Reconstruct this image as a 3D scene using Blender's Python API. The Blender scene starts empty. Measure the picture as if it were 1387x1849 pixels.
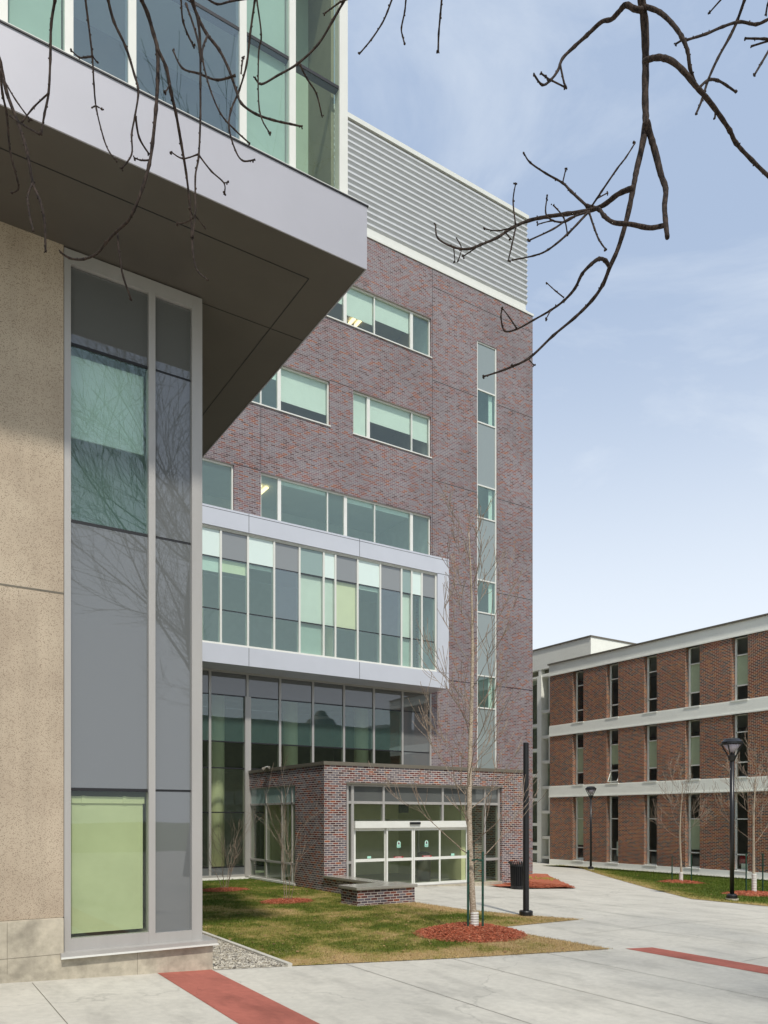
import bpy, bmesh, math, random
import numpy as np
from mathutils import Vector, noise
R = math.radians
C = bpy.context.scene.collection
H = 2.4                      # eye height above the entrance paving
FW = Vector((.5412, .8409, 0)); RT = Vector((.8409, -.5412, 0))   # view direction / right, world axes run along the buildings
F = 1388.0
ORG = {}                     # world origin of each object made here

# ------------------------------------------------------------------ materials
def newmat(name):
    m = bpy.data.materials.new(name); m.use_nodes = True
    nt = m.node_tree; nt.nodes.clear()
    out = nt.nodes.new('ShaderNodeOutputMaterial')
    return m, nt, out
def nd(nt, typ, **kw):
    n = nt.nodes.new(typ)
    for k, v in kw.items():
        if k in n.inputs: n.inputs[k].default_value = v
        else: setattr(n, k, v)
    return n
def lk(nt, a, b): nt.links.new(a, b)
def rgba(c): return (c[0], c[1], c[2], 1)
def lin(r, g, b):
    f = lambda v: (v/255/12.92) if v <= 10 else ((v/255+.055)/1.055)**2.4
    return (f(r), f(g), f(b))

def plain(name, col, rough=.6, metal=0, var=.12, scale=3.0, bump=0, bscale=60, spec=.5, coat=0, streak=False):
    m, nt, out = newmat(name)
    p = nd(nt, 'ShaderNodeBsdfPrincipled', Roughness=rough, Metallic=metal)
    p.inputs['Specular IOR Level'].default_value = spec
    p.inputs['Coat Weight'].default_value = coat
    p.inputs['Coat Roughness'].default_value = .03
    geo = nd(nt, 'ShaderNodeNewGeometry')
    mp = nd(nt, 'ShaderNodeMapping'); lk(nt, geo.outputs['Position'], mp.inputs['Vector'])
    if streak: mp.inputs['Scale'].default_value = (1, 1, .12)
    n = nd(nt, 'ShaderNodeTexNoise', Scale=scale, Detail=6, Roughness=.6)
    lk(nt, mp.outputs[0], n.inputs['Vector'])
    mr = nd(nt, 'ShaderNodeMapRange')
    mr.inputs['From Min'].default_value = .3; mr.inputs['From Max'].default_value = .7
    mr.inputs['To Min'].default_value = 1-var; mr.inputs['To Max'].default_value = 1+var
    lk(nt, n.outputs['Fac'], mr.inputs['Value'])
    mx = nd(nt, 'ShaderNodeVectorMath', operation='MULTIPLY'); mx.inputs[0].default_value = col
    lk(nt, mr.outputs[0], mx.inputs[1]); lk(nt, mx.outputs[0], p.inputs['Base Color'])
    if bump:
        n2 = nd(nt, 'ShaderNodeTexNoise', Scale=bscale, Detail=4); lk(nt, geo.outputs['Position'], n2.inputs['Vector'])
        b = nd(nt, 'ShaderNodeBump', Strength=bump, Distance=.02); lk(nt, n2.outputs['Fac'], b.inputs['Height'])
        lk(nt, b.outputs[0], p.inputs['Normal'])
    lk(nt, p.outputs[0], out.inputs[0])
    return m

def brick(name, cols, mortar, bw=.208, bh=.0715, ms=.011):
    m, nt, out = newmat(name)
    geo = nd(nt, 'ShaderNodeNewGeometry')
    sp = nd(nt, 'ShaderNodeSeparateXYZ'); lk(nt, geo.outputs['Position'], sp.inputs[0])
    sn = nd(nt, 'ShaderNodeSeparateXYZ'); lk(nt, geo.outputs['True Normal'], sn.inputs[0])
    ab = nd(nt, 'ShaderNodeMath', operation='ABSOLUTE'); lk(nt, sn.outputs['X'], ab.inputs[0])
    gt = nd(nt, 'ShaderNodeMath', operation='GREATER_THAN'); lk(nt, ab.outputs[0], gt.inputs[0]); gt.inputs[1].default_value = .5
    mh = nd(nt, 'ShaderNodeMix'); lk(nt, gt.outputs[0], mh.inputs[0]); lk(nt, sp.outputs['X'], mh.inputs[2]); lk(nt, sp.outputs['Y'], mh.inputs[3])
    cb = nd(nt, 'ShaderNodeCombineXYZ'); lk(nt, mh.outputs[0], cb.inputs[0]); lk(nt, sp.outputs['Z'], cb.inputs[1])
    br = nd(nt, 'ShaderNodeTexBrick', offset=.5)
    br.inputs['Color1'].default_value = (0, 0, 0, 1); br.inputs['Color2'].default_value = (1, 1, 1, 1)
    br.inputs['Mortar'].default_value = (.5, .5, .5, 1)
    br.inputs['Scale'].default_value = 1; br.inputs['Mortar Size'].default_value = ms/2*1.05
    br.inputs['Mortar Smooth'].default_value = .1
    br.inputs['Brick Width'].default_value = bw; br.inputs['Row Height'].default_value = bh
    lk(nt, cb.outputs[0], br.inputs['Vector'])
    rp = nd(nt, 'ShaderNodeValToRGB'); rp.color_ramp.interpolation = 'CONSTANT'
    tot = sum(w for _, w in cols); acc = 0
    for i, (c, w) in enumerate(cols):
        e = rp.color_ramp.elements[i] if i < 2 else rp.color_ramp.elements.new(1)
        e.position = acc/tot; e.color = rgba(c); acc += w
    lk(nt, br.outputs['Color'], rp.inputs[0])
    # slow weathering of the wall
    n = nd(nt, 'ShaderNodeTexNoise', Scale=.35, Detail=5); lk(nt, geo.outputs['Position'], n.inputs['Vector'])
    mr = nd(nt, 'ShaderNodeMapRange'); mr.inputs['From Min'].default_value = .3; mr.inputs['From Max'].default_value = .7
    mr.inputs['To Min'].default_value = .86; mr.inputs['To Max'].default_value = 1.12
    lk(nt, n.outputs['Fac'], mr.inputs['Value'])
    n3 = nd(nt, 'ShaderNodeTexNoise', Scale=40, Detail=3); lk(nt, geo.outputs['Position'], n3.inputs['Vector'])
    mr3 = nd(nt, 'ShaderNodeMapRange'); mr3.inputs['To Min'].default_value = .8; mr3.inputs['To Max'].default_value = 1.2
    lk(nt, n3.outputs['Fac'], mr3.inputs['Value'])
    mm = nd(nt, 'ShaderNodeMath', operation='MULTIPLY'); lk(nt, mr.outputs[0], mm.inputs[0]); lk(nt, mr3.outputs[0], mm.inputs[1])
    mc = nd(nt, 'ShaderNodeMix', data_type='RGBA'); lk(nt, br.outputs['Fac'], mc.inputs[0])
    lk(nt, rp.outputs[0], mc.inputs[6]); mc.inputs[7].default_value = rgba(mortar)
    vm = nd(nt, 'ShaderNodeVectorMath', operation='MULTIPLY'); lk(nt, mc.outputs[2], vm.inputs[0]); lk(nt, mm.outputs[0], vm.inputs[1])
    p = nd(nt, 'ShaderNodeBsdfPrincipled', Roughness=.75); p.inputs['Specular IOR Level'].default_value = .25
    lk(nt, vm.outputs[0], p.inputs['Base Color'])
    inv = nd(nt, 'ShaderNodeMath', operation='SUBTRACT'); inv.inputs[0].default_value = 1; lk(nt, br.outputs['Fac'], inv.inputs[1])
    b = nd(nt, 'ShaderNodeBump', Strength=.25, Distance=.002); lk(nt, inv.outputs[0], b.inputs['Height'])
    lk(nt, b.outputs[0], p.inputs['Normal'])
    lk(nt, p.outputs[0], out.inputs[0])
    return m

def schlick(nt, r0, bump=None):
    lw = nd(nt, 'ShaderNodeLayerWeight', Blend=.5)
    if bump is not None: lk(nt, bump, lw.inputs['Normal'])
    pw = nd(nt, 'ShaderNodeMath', operation='POWER'); lk(nt, lw.outputs['Facing'], pw.inputs[0]); pw.inputs[1].default_value = 4.5
    ma = nd(nt, 'ShaderNodeMath', operation='MULTIPLY_ADD', use_clamp=True); lk(nt, pw.outputs[0], ma.inputs[0]); ma.inputs[1].default_value = 1-r0; ma.inputs[2].default_value = r0
    return ma.outputs[0]

def glass(name, tint, ior=1.8, wave=.015, wscale=.9, rough=0.0, add=0.0, fill_tint=None, ff=.0):
    m, nt, out = newmat(name)
    t = nd(nt, 'ShaderNodeBsdfTransparent'); t.inputs[0].default_value = rgba(tint)
    g = nd(nt, 'ShaderNodeBsdfGlossy', Roughness=rough); g.inputs[0].default_value = (.9, .95, .95, 1)
    geo = nd(nt, 'ShaderNodeNewGeometry')
    n = nd(nt, 'ShaderNodeTexNoise', Scale=wscale, Detail=1); lk(nt, geo.outputs['Position'], n.inputs['Vector'])
    b = nd(nt, 'ShaderNodeBump', Strength=1, Distance=wave); lk(nt, n.outputs['Fac'], b.inputs['Height'])
    lk(nt, b.outputs[0], g.inputs['Normal'])
    F_ = schlick(nt, ((ior-1)/(ior+1))**2, b.outputs[0])
    mx = nd(nt, 'ShaderNodeMixShader'); lk(nt, F_, mx.inputs[0])
    if fill_tint:                                   # diffuse tint mixed in to brighten dark panes, in place of room light
        df = nd(nt, 'ShaderNodeBsdfDiffuse'); df.inputs[0].default_value = rgba(fill_tint)
        m0 = nd(nt, 'ShaderNodeMixShader'); m0.inputs[0].default_value = ff; lk(nt, t.outputs[0], m0.inputs[1]); lk(nt, df.outputs[0], m0.inputs[2]); t = m0
    lk(nt, t.outputs[0], mx.inputs[1]); lk(nt, g.outputs[0], mx.inputs[2])
    lk(nt, mx.outputs[0], out.inputs[0])
    return m

def panelglass(name, col, ior=1.95, coat=None):
    m, nt, out = newmat(name)
    d = nd(nt, 'ShaderNodeBsdfDiffuse'); d.inputs[0].default_value = rgba(col)
    gl = nd(nt, 'ShaderNodeBsdfGlossy', Roughness=.015); gl.inputs[0].default_value = (.92, .92, .95, 1)
    geo = nd(nt, 'ShaderNodeNewGeometry')
    n = nd(nt, 'ShaderNodeTexNoise', Scale=.9, Detail=1); lk(nt, geo.outputs['Position'], n.inputs['Vector'])
    b = nd(nt, 'ShaderNodeBump', Strength=1, Distance=.0014); lk(nt, n.outputs['Fac'], b.inputs['Height']); lk(nt, b.outputs[0], gl.inputs['Normal'])
    F_ = schlick(nt, ((ior-1)/(ior+1))**2, b.outputs[0])
    mx = nd(nt, 'ShaderNodeMixShader'); lk(nt, F_, mx.inputs[0]); lk(nt, d.outputs[0], mx.inputs[1]); lk(nt, gl.outputs[0], mx.inputs[2])
    lk(nt, mx.outputs[0], out.inputs[0]); return m

def emis(name, col, s):
    m, nt, out = newmat(name)
    e = nd(nt, 'ShaderNodeEmission', Strength=s); e.inputs[0].default_value = rgba(col)
    lk(nt, e.outputs[0], out.inputs[0]); return m

def concrete(name, col, var=.1, stain=.12, rough=.85):
    m, nt, out = newmat(name)
    geo = nd(nt, 'ShaderNodeNewGeometry')
    def noi(s, d, lo, hi, a=.3, b=.7, sc=None):
        n = nd(nt, 'ShaderNodeTexNoise', Scale=s, Detail=d, Roughness=.6)
        if sc:
            mp = nd(nt, 'ShaderNodeMapping'); mp.inputs['Scale'].default_value = sc
            lk(nt, geo.outputs['Position'], mp.inputs['Vector']); lk(nt, mp.outputs[0], n.inputs['Vector'])
        else: lk(nt, geo.outputs['Position'], n.inputs['Vector'])
        mr = nd(nt, 'ShaderNodeMapRange'); mr.inputs['From Min'].default_value = a; mr.inputs['From Max'].default_value = b
        mr.inputs['To Min'].default_value = lo; mr.inputs['To Max'].default_value = hi
        lk(nt, n.outputs['Fac'], mr.inputs['Value']); return mr.outputs[0], n
    a, _ = noi(.8, 8, 1-var, 1+var*.6)
    b, _ = noi(9, 6, 1-stain*.5, 1+stain*.4)
    c, n3 = noi(170, 3, .9, 1.08)
    d, _ = noi(2.2, 9, 1-stain, 1.0, .35, .5, (1, .35, 1))
    m1 = nd(nt, 'ShaderNodeMath', operation='MULTIPLY'); lk(nt, a, m1.inputs[0]); lk(nt, b, m1.inputs[1])
    m2 = nd(nt, 'ShaderNodeMath', operation='MULTIPLY'); lk(nt, m1.outputs[0], m2.inputs[0]); lk(nt, c, m2.inputs[1])
    m3 = nd(nt, 'ShaderNodeMath', operation='MULTIPLY'); lk(nt, m2.outputs[0], m3.inputs[0]); lk(nt, d, m3.inputs[1])
    v = nd(nt, 'ShaderNodeVectorMath', operation='MULTIPLY'); v.inputs[0].default_value = col; lk(nt, m3.outputs[0], v.inputs[1])
    p = nd(nt, 'ShaderNodeBsdfPrincipled', Roughness=rough); p.inputs['Specular IOR Level'].default_value = .3
    lk(nt, v.outputs[0], p.inputs['Base Color'])
    bb = nd(nt, 'ShaderNodeBump', Strength=.25, Distance=.004); lk(nt, n3.outputs['Fac'], bb.inputs['Height']); lk(nt, bb.outputs[0], p.inputs['Normal'])
    lk(nt, p.outputs[0], out.inputs[0]); return m

def weathered(m, scale, lo):
    nt = m.node_tree; p = nt.nodes['Principled BSDF']; src = p.inputs['Base Color'].links[0].from_socket
    geo = nd(nt, 'ShaderNodeNewGeometry')
    n = nd(nt, 'ShaderNodeTexNoise', Scale=1.1, Detail=5); lk(nt, geo.outputs['Position'], n.inputs['Vector'])
    va = nd(nt, 'ShaderNodeVectorMath', operation='MULTIPLY_ADD'); lk(nt, n.outputs['Color'], va.inputs[0]); va.inputs[1].default_value = (1.4, 1.4, 0); lk(nt, geo.outputs['Position'], va.inputs[2])
    v = nd(nt, 'ShaderNodeTexVoronoi', feature='DISTANCE_TO_EDGE', Scale=scale); lk(nt, va.outputs[0], v.inputs['Vector'])
    a = nd(nt, 'ShaderNodeMapRange'); a.inputs['From Max'].default_value = .004; a.inputs['To Min'].default_value = lo; a.inputs['To Max'].default_value = 1; lk(nt, v.outputs['Distance'], a.inputs['Value'])
    w_ = nd(nt, 'ShaderNodeTexVoronoi', Scale=3.2); lk(nt, geo.outputs['Position'], w_.inputs['Vector'])
    b = nd(nt, 'ShaderNodeMapRange'); b.inputs['From Min'].default_value = .03; b.inputs['From Max'].default_value = .07; b.inputs['To Min'].default_value = .8; b.inputs['To Max'].default_value = 1; lk(nt, w_.outputs['Distance'], b.inputs['Value'])
    mm = nd(nt, 'ShaderNodeMath', operation='MULTIPLY'); lk(nt, a.outputs[0], mm.inputs[0]); lk(nt, b.outputs[0], mm.inputs[1])
    vm = nd(nt, 'ShaderNodeVectorMath', operation='MULTIPLY'); lk(nt, src, vm.inputs[0]); lk(nt, mm.outputs[0], vm.inputs[1]); lk(nt, vm.outputs[0], p.inputs['Base Color'])

def precast(name):
    m, nt, out = newmat(name)
    geo = nd(nt, 'ShaderNodeNewGeometry')
    v1 = nd(nt, 'ShaderNodeTexVoronoi', Scale=85); lk(nt, geo.outputs['Position'], v1.inputs['Vector'])
    wn = nd(nt, 'ShaderNodeSeparateColor'); lk(nt, v1.outputs['Color'], wn.inputs[0])
    # small dark aggregate specks: random cells, near their centres
    sel = nd(nt, 'ShaderNodeMath', operation='GREATER_THAN'); lk(nt, wn.outputs[0], sel.inputs[0]); sel.inputs[1].default_value = .72
    near = nd(nt, 'ShaderNodeMath', operation='LESS_THAN'); lk(nt, v1.outputs['Distance'], near.inputs[0]); near.inputs[1].default_value = .42
    mk = nd(nt, 'ShaderNodeMath', operation='MULTIPLY'); lk(nt, sel.outputs[0], mk.inputs[0]); lk(nt, near.outputs[0], mk.inputs[1])
    mk2 = nd(nt, 'ShaderNodeMath', operation='MULTIPLY'); lk(nt, mk.outputs[0], mk2.inputs[0]); mk2.inputs[1].default_value = .8
    n = nd(nt, 'ShaderNodeTexNoise', Scale=1.2, Detail=8); lk(nt, geo.outputs['Position'], n.inputs['Vector'])
    rp = nd(nt, 'ShaderNodeValToRGB'); lk(nt, n.outputs['Fac'], rp.inputs[0])
    rp.color_ramp.elements[0].position = .3; rp.color_ramp.elements[0].color = rgba(lin(168, 152, 132))
    rp.color_ramp.elements[1].position = .7; rp.color_ramp.elements[1].color = rgba(lin(190, 175, 153))
    n2 = nd(nt, 'ShaderNodeTexNoise', Scale=110, Detail=3); lk(nt, geo.outputs['Position'], n2.inputs['Vector'])
    mr = nd(nt, 'ShaderNodeMapRange'); mr.inputs['From Min'].default_value = .3; mr.inputs['From Max'].default_value = .7
    mr.inputs['To Min'].default_value = .78; mr.inputs['To Max'].default_value = 1.15; lk(nt, n2.outputs['Fac'], mr.inputs['Value'])
    vm = nd(nt, 'ShaderNodeVectorMath', operation='MULTIPLY'); lk(nt, rp.outputs[0], vm.inputs[0]); lk(nt, mr.outputs[0], vm.inputs[1])
    ms_ = nd(nt, 'ShaderNodeMapping'); ms_.inputs['Scale'].default_value = (3.2, 3.2, .16); lk(nt, geo.outputs['Position'], ms_.inputs['Vector'])
    n4 = nd(nt, 'ShaderNodeTexNoise', Scale=1.6, Detail=6, Roughness=.65); lk(nt, ms_.outputs[0], n4.inputs['Vector'])
    mr4 = nd(nt, 'ShaderNodeMapRange'); mr4.inputs['From Min'].default_value = .3; mr4.inputs['From Max'].default_value = .6
    mr4.inputs['To Min'].default_value = .92; mr4.inputs['To Max'].default_value = 1.03; lk(nt, n4.outputs['Fac'], mr4.inputs['Value'])
    v5 = nd(nt, 'ShaderNodeVectorMath', operation='MULTIPLY'); lk(nt, vm.outputs[0], v5.inputs[0]); lk(nt, mr4.outputs[0], v5.inputs[1]); vm = v5
    mc = nd(nt, 'ShaderNodeMix', data_type='RGBA'); lk(nt, mk2.outputs[0], mc.inputs[0]); lk(nt, vm.outputs[0], mc.inputs[6])
    mc.inputs[7].default_value = rgba(lin(92, 74, 58))
    p = nd(nt, 'ShaderNodeBsdfPrincipled', Roughness=.9); lk(nt, mc.outputs[2], p.inputs['Base Color'])
    b = nd(nt, 'ShaderNodeBump', Strength=.4, Distance=.004); lk(nt, n2.outputs['Fac'], b.inputs['Height']); lk(nt, b.outputs[0], p.inputs['Normal'])
    lk(nt, p.outputs[0], out.inputs[0]); return m

def grassmat(name, blades=False):
    m, nt, out = newmat(name)
    at = nd(nt, 'ShaderNodeAttribute', attribute_name='dry')
    geo = nd(nt, 'ShaderNodeNewGeometry')
    n = nd(nt, 'ShaderNodeTexNoise', Scale=7, Detail=8, Roughness=.7); lk(nt, geo.outputs['Position'], n.inputs['Vector'])
    ad = nd(nt, 'ShaderNodeMath', operation='MULTIPLY_ADD'); lk(nt, n.outputs['Fac'], ad.inputs[0]); ad.inputs[1].default_value = 1.3
    sb = nd(nt, 'ShaderNodeMath', operation='SUBTRACT'); lk(nt, at.outputs['Fac'], sb.inputs[0]); sb.inputs[1].default_value = .65
    lk(nt, sb.outputs[0], ad.inputs[2])
    rp = nd(nt, 'ShaderNodeValToRGB'); lk(nt, ad.outputs[0], rp.inputs[0])
    el = rp.color_ramp.elements
    el[0].position = .15; el[0].color = (.075, .112, .014, 1)
    el[1].position = .95; el[1].color = (.44, .31, .145, 1)
    e = el.new(.42); e.color = (.125, .145, .024, 1)
    e = el.new(.62); e.color = (.27, .235, .065, 1)
    if not blades:
        n2 = nd(nt, 'ShaderNodeTexNoise', Scale=90, Detail=4); lk(nt, geo.outputs['Position'], n2.inputs['Vector'])
        f = n2.outputs['Fac']
    else:
        n2 = nd(nt, 'ShaderNodeTexWhiteNoise'); 
        sn = nd(nt, 'ShaderNodeVectorMath', operation='SNAP'); lk(nt, geo.outputs['Position'], sn.inputs[0]); sn.inputs[1].default_value = (.02, .02, 5)
        lk(nt, sn.outputs[0], n2.inputs['Vector']); f = n2.outputs['Value']
    mr = nd(nt, 'ShaderNodeMapRange'); mr.inputs['To Min'].default_value = .55; mr.inputs['To Max'].default_value = 1.35
    lk(nt, f, mr.inputs['Value'])
    vm = nd(nt, 'ShaderNodeVectorMath', operation='MULTIPLY'); lk(nt, rp.outputs[0], vm.inputs[0]); lk(nt, mr.outputs[0], vm.inputs[1])
    p = nd(nt, 'ShaderNodeBsdfPrincipled', Roughness=.8); p.inputs['Specular IOR Level'].default_value = .15
    lk(nt, vm.outputs[0], p.inputs['Base Color'])
    if not blades:
        b = nd(nt, 'ShaderNodeBump', Strength=.8, Distance=.02); lk(nt, n2.outputs['Fac'], b.inputs['Height']); lk(nt, b.outputs[0], p.inputs['Normal'])
    lk(nt, p.outputs[0], out.inputs[0]); return m

def randcol(name, cols, scale=40, rough=.85):
    m, nt, out = newmat(name)
    geo = nd(nt, 'ShaderNodeNewGeometry')
    w = nd(nt, 'ShaderNodeTexVoronoi', Scale=scale); lk(nt, geo.outputs['Position'], w.inputs['Vector'])
    s = nd(nt, 'ShaderNodeSeparateColor'); lk(nt, w.outputs['Color'], s.inputs[0])
    rp = nd(nt, 'ShaderNodeValToRGB'); lk(nt, s.outputs[0], rp.inputs[0])
    for i, c in enumerate(cols):
        e = rp.color_ramp.elements[i] if i < 2 else rp.color_ramp.elements.new(1)
        e.position = i/(len(cols)-1); e.color = rgba(c)
    n = nd(nt, 'ShaderNodeTexNoise', Scale=scale*3, Detail=3); lk(nt, geo.outputs['Position'], n.inputs['Vector'])
    p = nd(nt, 'ShaderNodeBsdfPrincipled', Roughness=rough); lk(nt, rp.outputs[0], p.inputs['Base Color'])
    b = nd(nt, 'ShaderNodeBump', Strength=.7, Distance=.01); lk(nt, n.outputs['Fac'], b.inputs['Height']); lk(nt, b.outputs[0], p.inputs['Normal'])
    lk(nt, p.outputs[0], out.inputs[0]); return m

def barkmat(name, c1, c2, scale=30, ring=False):
    m, nt, out = newmat(name)
    geo = nd(nt, 'ShaderNodeNewGeometry')
    mp = nd(nt, 'ShaderNodeMapping'); lk(nt, geo.outputs['Position'], mp.inputs['Vector'])
    mp.inputs['Scale'].default_value = (1, 1, 4) if ring else (1, 1, .35)
    n = nd(nt, 'ShaderNodeTexNoise', Scale=scale, Detail=6, Roughness=.7); lk(nt, mp.outputs[0], n.inputs['Vector'])
    rp = nd(nt, 'ShaderNodeValToRGB'); lk(nt, n.outputs['Fac'], rp.inputs[0])
    rp.color_ramp.elements[0].position = .38; rp.color_ramp.elements[0].color = rgba(c1)
    rp.color_ramp.elements[1].position = .6; rp.color_ramp.elements[1].color = rgba(c2)
    p = nd(nt, 'ShaderNodeBsdfPrincipled', Roughness=.85); lk(nt, rp.outputs[0], p.inputs['Base Color'])
    p.inputs['Specular IOR Level'].default_value = .2
    b = nd(nt, 'ShaderNodeBump', Strength=.6, Distance=.01); lk(nt, n.outputs['Fac'], b.inputs['Height']); lk(nt, b.outputs[0], p.inputs['Normal'])
    lk(nt, p.outputs[0], out.inputs[0]); return m

M = {}
M['brick'] = brick('grey_red_brick', [(lin(118, 112, 116), 3), (lin(122, 80, 73), 1.1), (lin(108, 99, 103), 2.4), (lin(115, 94, 98), 2.2),
             (lin(88, 72, 75), .9), (lin(134, 86, 68), .5), (lin(117, 110, 116), 2.2), (lin(112, 84, 84), 1.4)], lin(168, 158, 152), ms=.012)
M['brick2'] = brick('entrance_brick', [(lin(104, 98, 104), 2.6), (lin(120, 68, 57), 1.5), (lin(88, 80, 86), 2.2), (lin(106, 74, 74), 1.6),
             (lin(68, 48, 50), 1.4), (lin(138, 78, 52), .7), (lin(112, 106, 110), 1.6), (lin(98, 56, 52), 1.4)], lin(200, 190, 180), ms=.014)
M['brick_hall'] = brick('brown_brick', [(lin(124, 70, 50), 2), (lin(78, 68, 70), 1.5), (lin(142, 88, 50), 1.5), (lin(108, 58, 46), 2),
             (lin(92, 72, 64), 1.2), (lin(132, 68, 50), 1.6), (lin(66, 58, 64), 1)], lin(212, 192, 164), bw=.225, bh=.080, ms=.013)
M['white_metal'] = plain('white_painted_metal', lin(218, 218, 210), .45, var=.03)
M['silver'] = plain('silver_aluminium', lin(176, 173, 168), .42, metal=.3, var=.05, streak=True)
M['fascia'] = plain('silver_grey_panel', lin(174, 173, 179), .45, metal=.12, var=.04, scale=.7)
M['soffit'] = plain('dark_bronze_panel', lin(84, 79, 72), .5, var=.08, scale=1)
M['bayframe'] = plain('pale_silver_panel', lin(196, 199, 206), .42, metal=.08, var=.03, scale=.8)
M['dark'] = plain('black_gasket', (.012, .012, .014), .5, var=.05)
M['black'] = plain('black_powder_coat', (.012, .012, .013), .35, var=.15, scale=12)
M['louver'] = plain('galvanised_white_louver', lin(200, 201, 202), .45, metal=.05, var=.05, scale=2)
M['cap'] = plain('bronze_grey_coping', lin(112, 106, 94), .5, metal=.2, var=.06)
M['stonecap'] = plain('polished_stone_cap', lin(150, 146, 136), .22, var=.08, scale=14)
M['glass'] = glass('teal_glass', (.84, .97, .91), 2.1, wave=.0014, fill_tint=(.25, .46, .42), ff=.16)
M['glass_blind'] = glass('teal_glass_over_blind', (.84, .92, .87), 1.9, wave=.001, fill_tint=(.26, .38, .35), ff=.06)
M['glass_dark'] = glass('blue_grey_glass', (.66, .80, .84), 2.7, wave=.0014, fill_tint=(.16, .28, .32), ff=.17)
M['glass_clear'] = glass('green_clear_glass', (.90, .96, .86), 1.6, wave=.001, fill_tint=(.34, .42, .30), ff=.05)
M['glass_wavy'] = glass('lobby_glass', (.74, .84, .72), 2.0, wave=.004, wscale=.5)
M['hallglass'] = glass('hall_glass', (.88, .93, .88), 1.6, wave=.001, fill_tint=(.2, .24, .2), ff=.05)
M['grey'] = panelglass('grey_spandrel_glass', lin(104, 107, 107))
M['greydk'] = panelglass('warm_grey_spandrel_glass', lin(94, 96, 94))
M['baygrey'] = panelglass('bay_grey_spandrel_glass', lin(134, 138, 138), 1.8)
M['mid'] = panelglass('pale_teal_spandrel_glass', lin(140, 162, 156), 1.8)
M['white'] = panelglass('white_spandrel_glass', lin(216, 232, 224), 1.8)
M['strip'] = panelglass('strip_grey_panel', lin(138, 148, 146), 1.8)
M['blind'] = plain('roller_blind', lin(222, 230, 220), .8, var=.03)
M['blind_teal'] = plain('grey_teal_blind', lin(172, 192, 182), .8, var=.04)
M['blind_green'] = plain('sage_blind', lin(178, 182, 150), .8, var=.05)
M['blind_cream'] = plain('cream_blind', lin(232, 230, 196), .8, var=.03)
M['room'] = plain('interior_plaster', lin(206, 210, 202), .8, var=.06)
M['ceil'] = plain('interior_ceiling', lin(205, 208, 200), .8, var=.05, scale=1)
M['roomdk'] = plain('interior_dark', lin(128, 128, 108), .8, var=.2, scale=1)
M['greenwall'] = plain('lime_wall', lin(186, 200, 140), .8, var=.05)
M['column'] = plain('cream_column', lin(226, 222, 182), .7, var=.04)
M['floor_in'] = plain('interior_tile', lin(150, 148, 138), .35, var=.1)
M['lit'] = emis('lit_fluorescent', (1, .72, .32), 3.0)
M['precast'] = precast('beige_precast')
M['plinth'] = concrete('board_marked_concrete', lin(186, 177, 158), .16, .30)
M['hallconc'] = concrete('pale_precast_band', lin(242, 243, 232), .03, .04)
M['blindh'] = plain('olive_blind', lin(206, 212, 184), .8, var=.05)
M['paving'] = concrete('broom_finished_paving', lin(192, 188, 176), .10, .16)
M['redpave'] = concrete('red_coloured_concrete', lin(166, 98, 84), .12, .22)
weathered(M['paving'], .16, .80); weathered(M['redpave'], .5, .75)
M['joint'] = plain('joint_filler', lin(110, 104, 92), .9)
M['ground'] = grassmat('ground_turf')
M['blades'] = grassmat('grass_blades', True)
M['mulch'] = randcol('red_wood_mulch', [lin(104, 50, 32), lin(168, 82, 50), lin(190, 106, 72), lin(136, 64, 42), lin(206, 144, 110)], 45)
M['gravel'] = randcol('river_gravel', [lin(150, 140, 122), lin(196, 190, 174), lin(110, 104, 96), lin(214, 208, 192)], 25, .7)
M['leaf'] = randcol('dead_leaves', [lin(120, 86, 54), lin(170, 140, 96), lin(90, 64, 44)], 9)
M['bark'] = barkmat('dark_bark', lin(26, 21, 19), lin(70, 58, 50), 90)
M['bark2'] = barkmat('grey_brown_bark', lin(120, 104, 86), lin(196, 182, 162), 22, True)
M['twig'] = barkmat('twig_bark', lin(104, 88, 76), lin(160, 144, 126), 40)
M['bud'] = plain('dark_bud', lin(60, 40, 34), .7)
M['stake'] = plain('green_steel_stake', lin(24, 66, 52), .5, var=.2)
M['guard'] = plain('white_plastic_guard', lin(214, 212, 204), .5)
M['teal'] = plain('teal_sticker', lin(166, 220, 198), .6, var=.02)
M['red'] = plain('red_sticker', lin(170, 30, 36), .6, var=.02)
M['ink'] = plain('black_ink', (.01, .01, .01), .6)
M['lens'] = plain('frosted_lens', lin(186, 176, 184), .3, var=.03)
M['roof'] = plain('roof_membrane', lin(120, 118, 112), .9)
M['paint_w'] = plain('white_letters', lin(240, 236, 230), .6)

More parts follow.
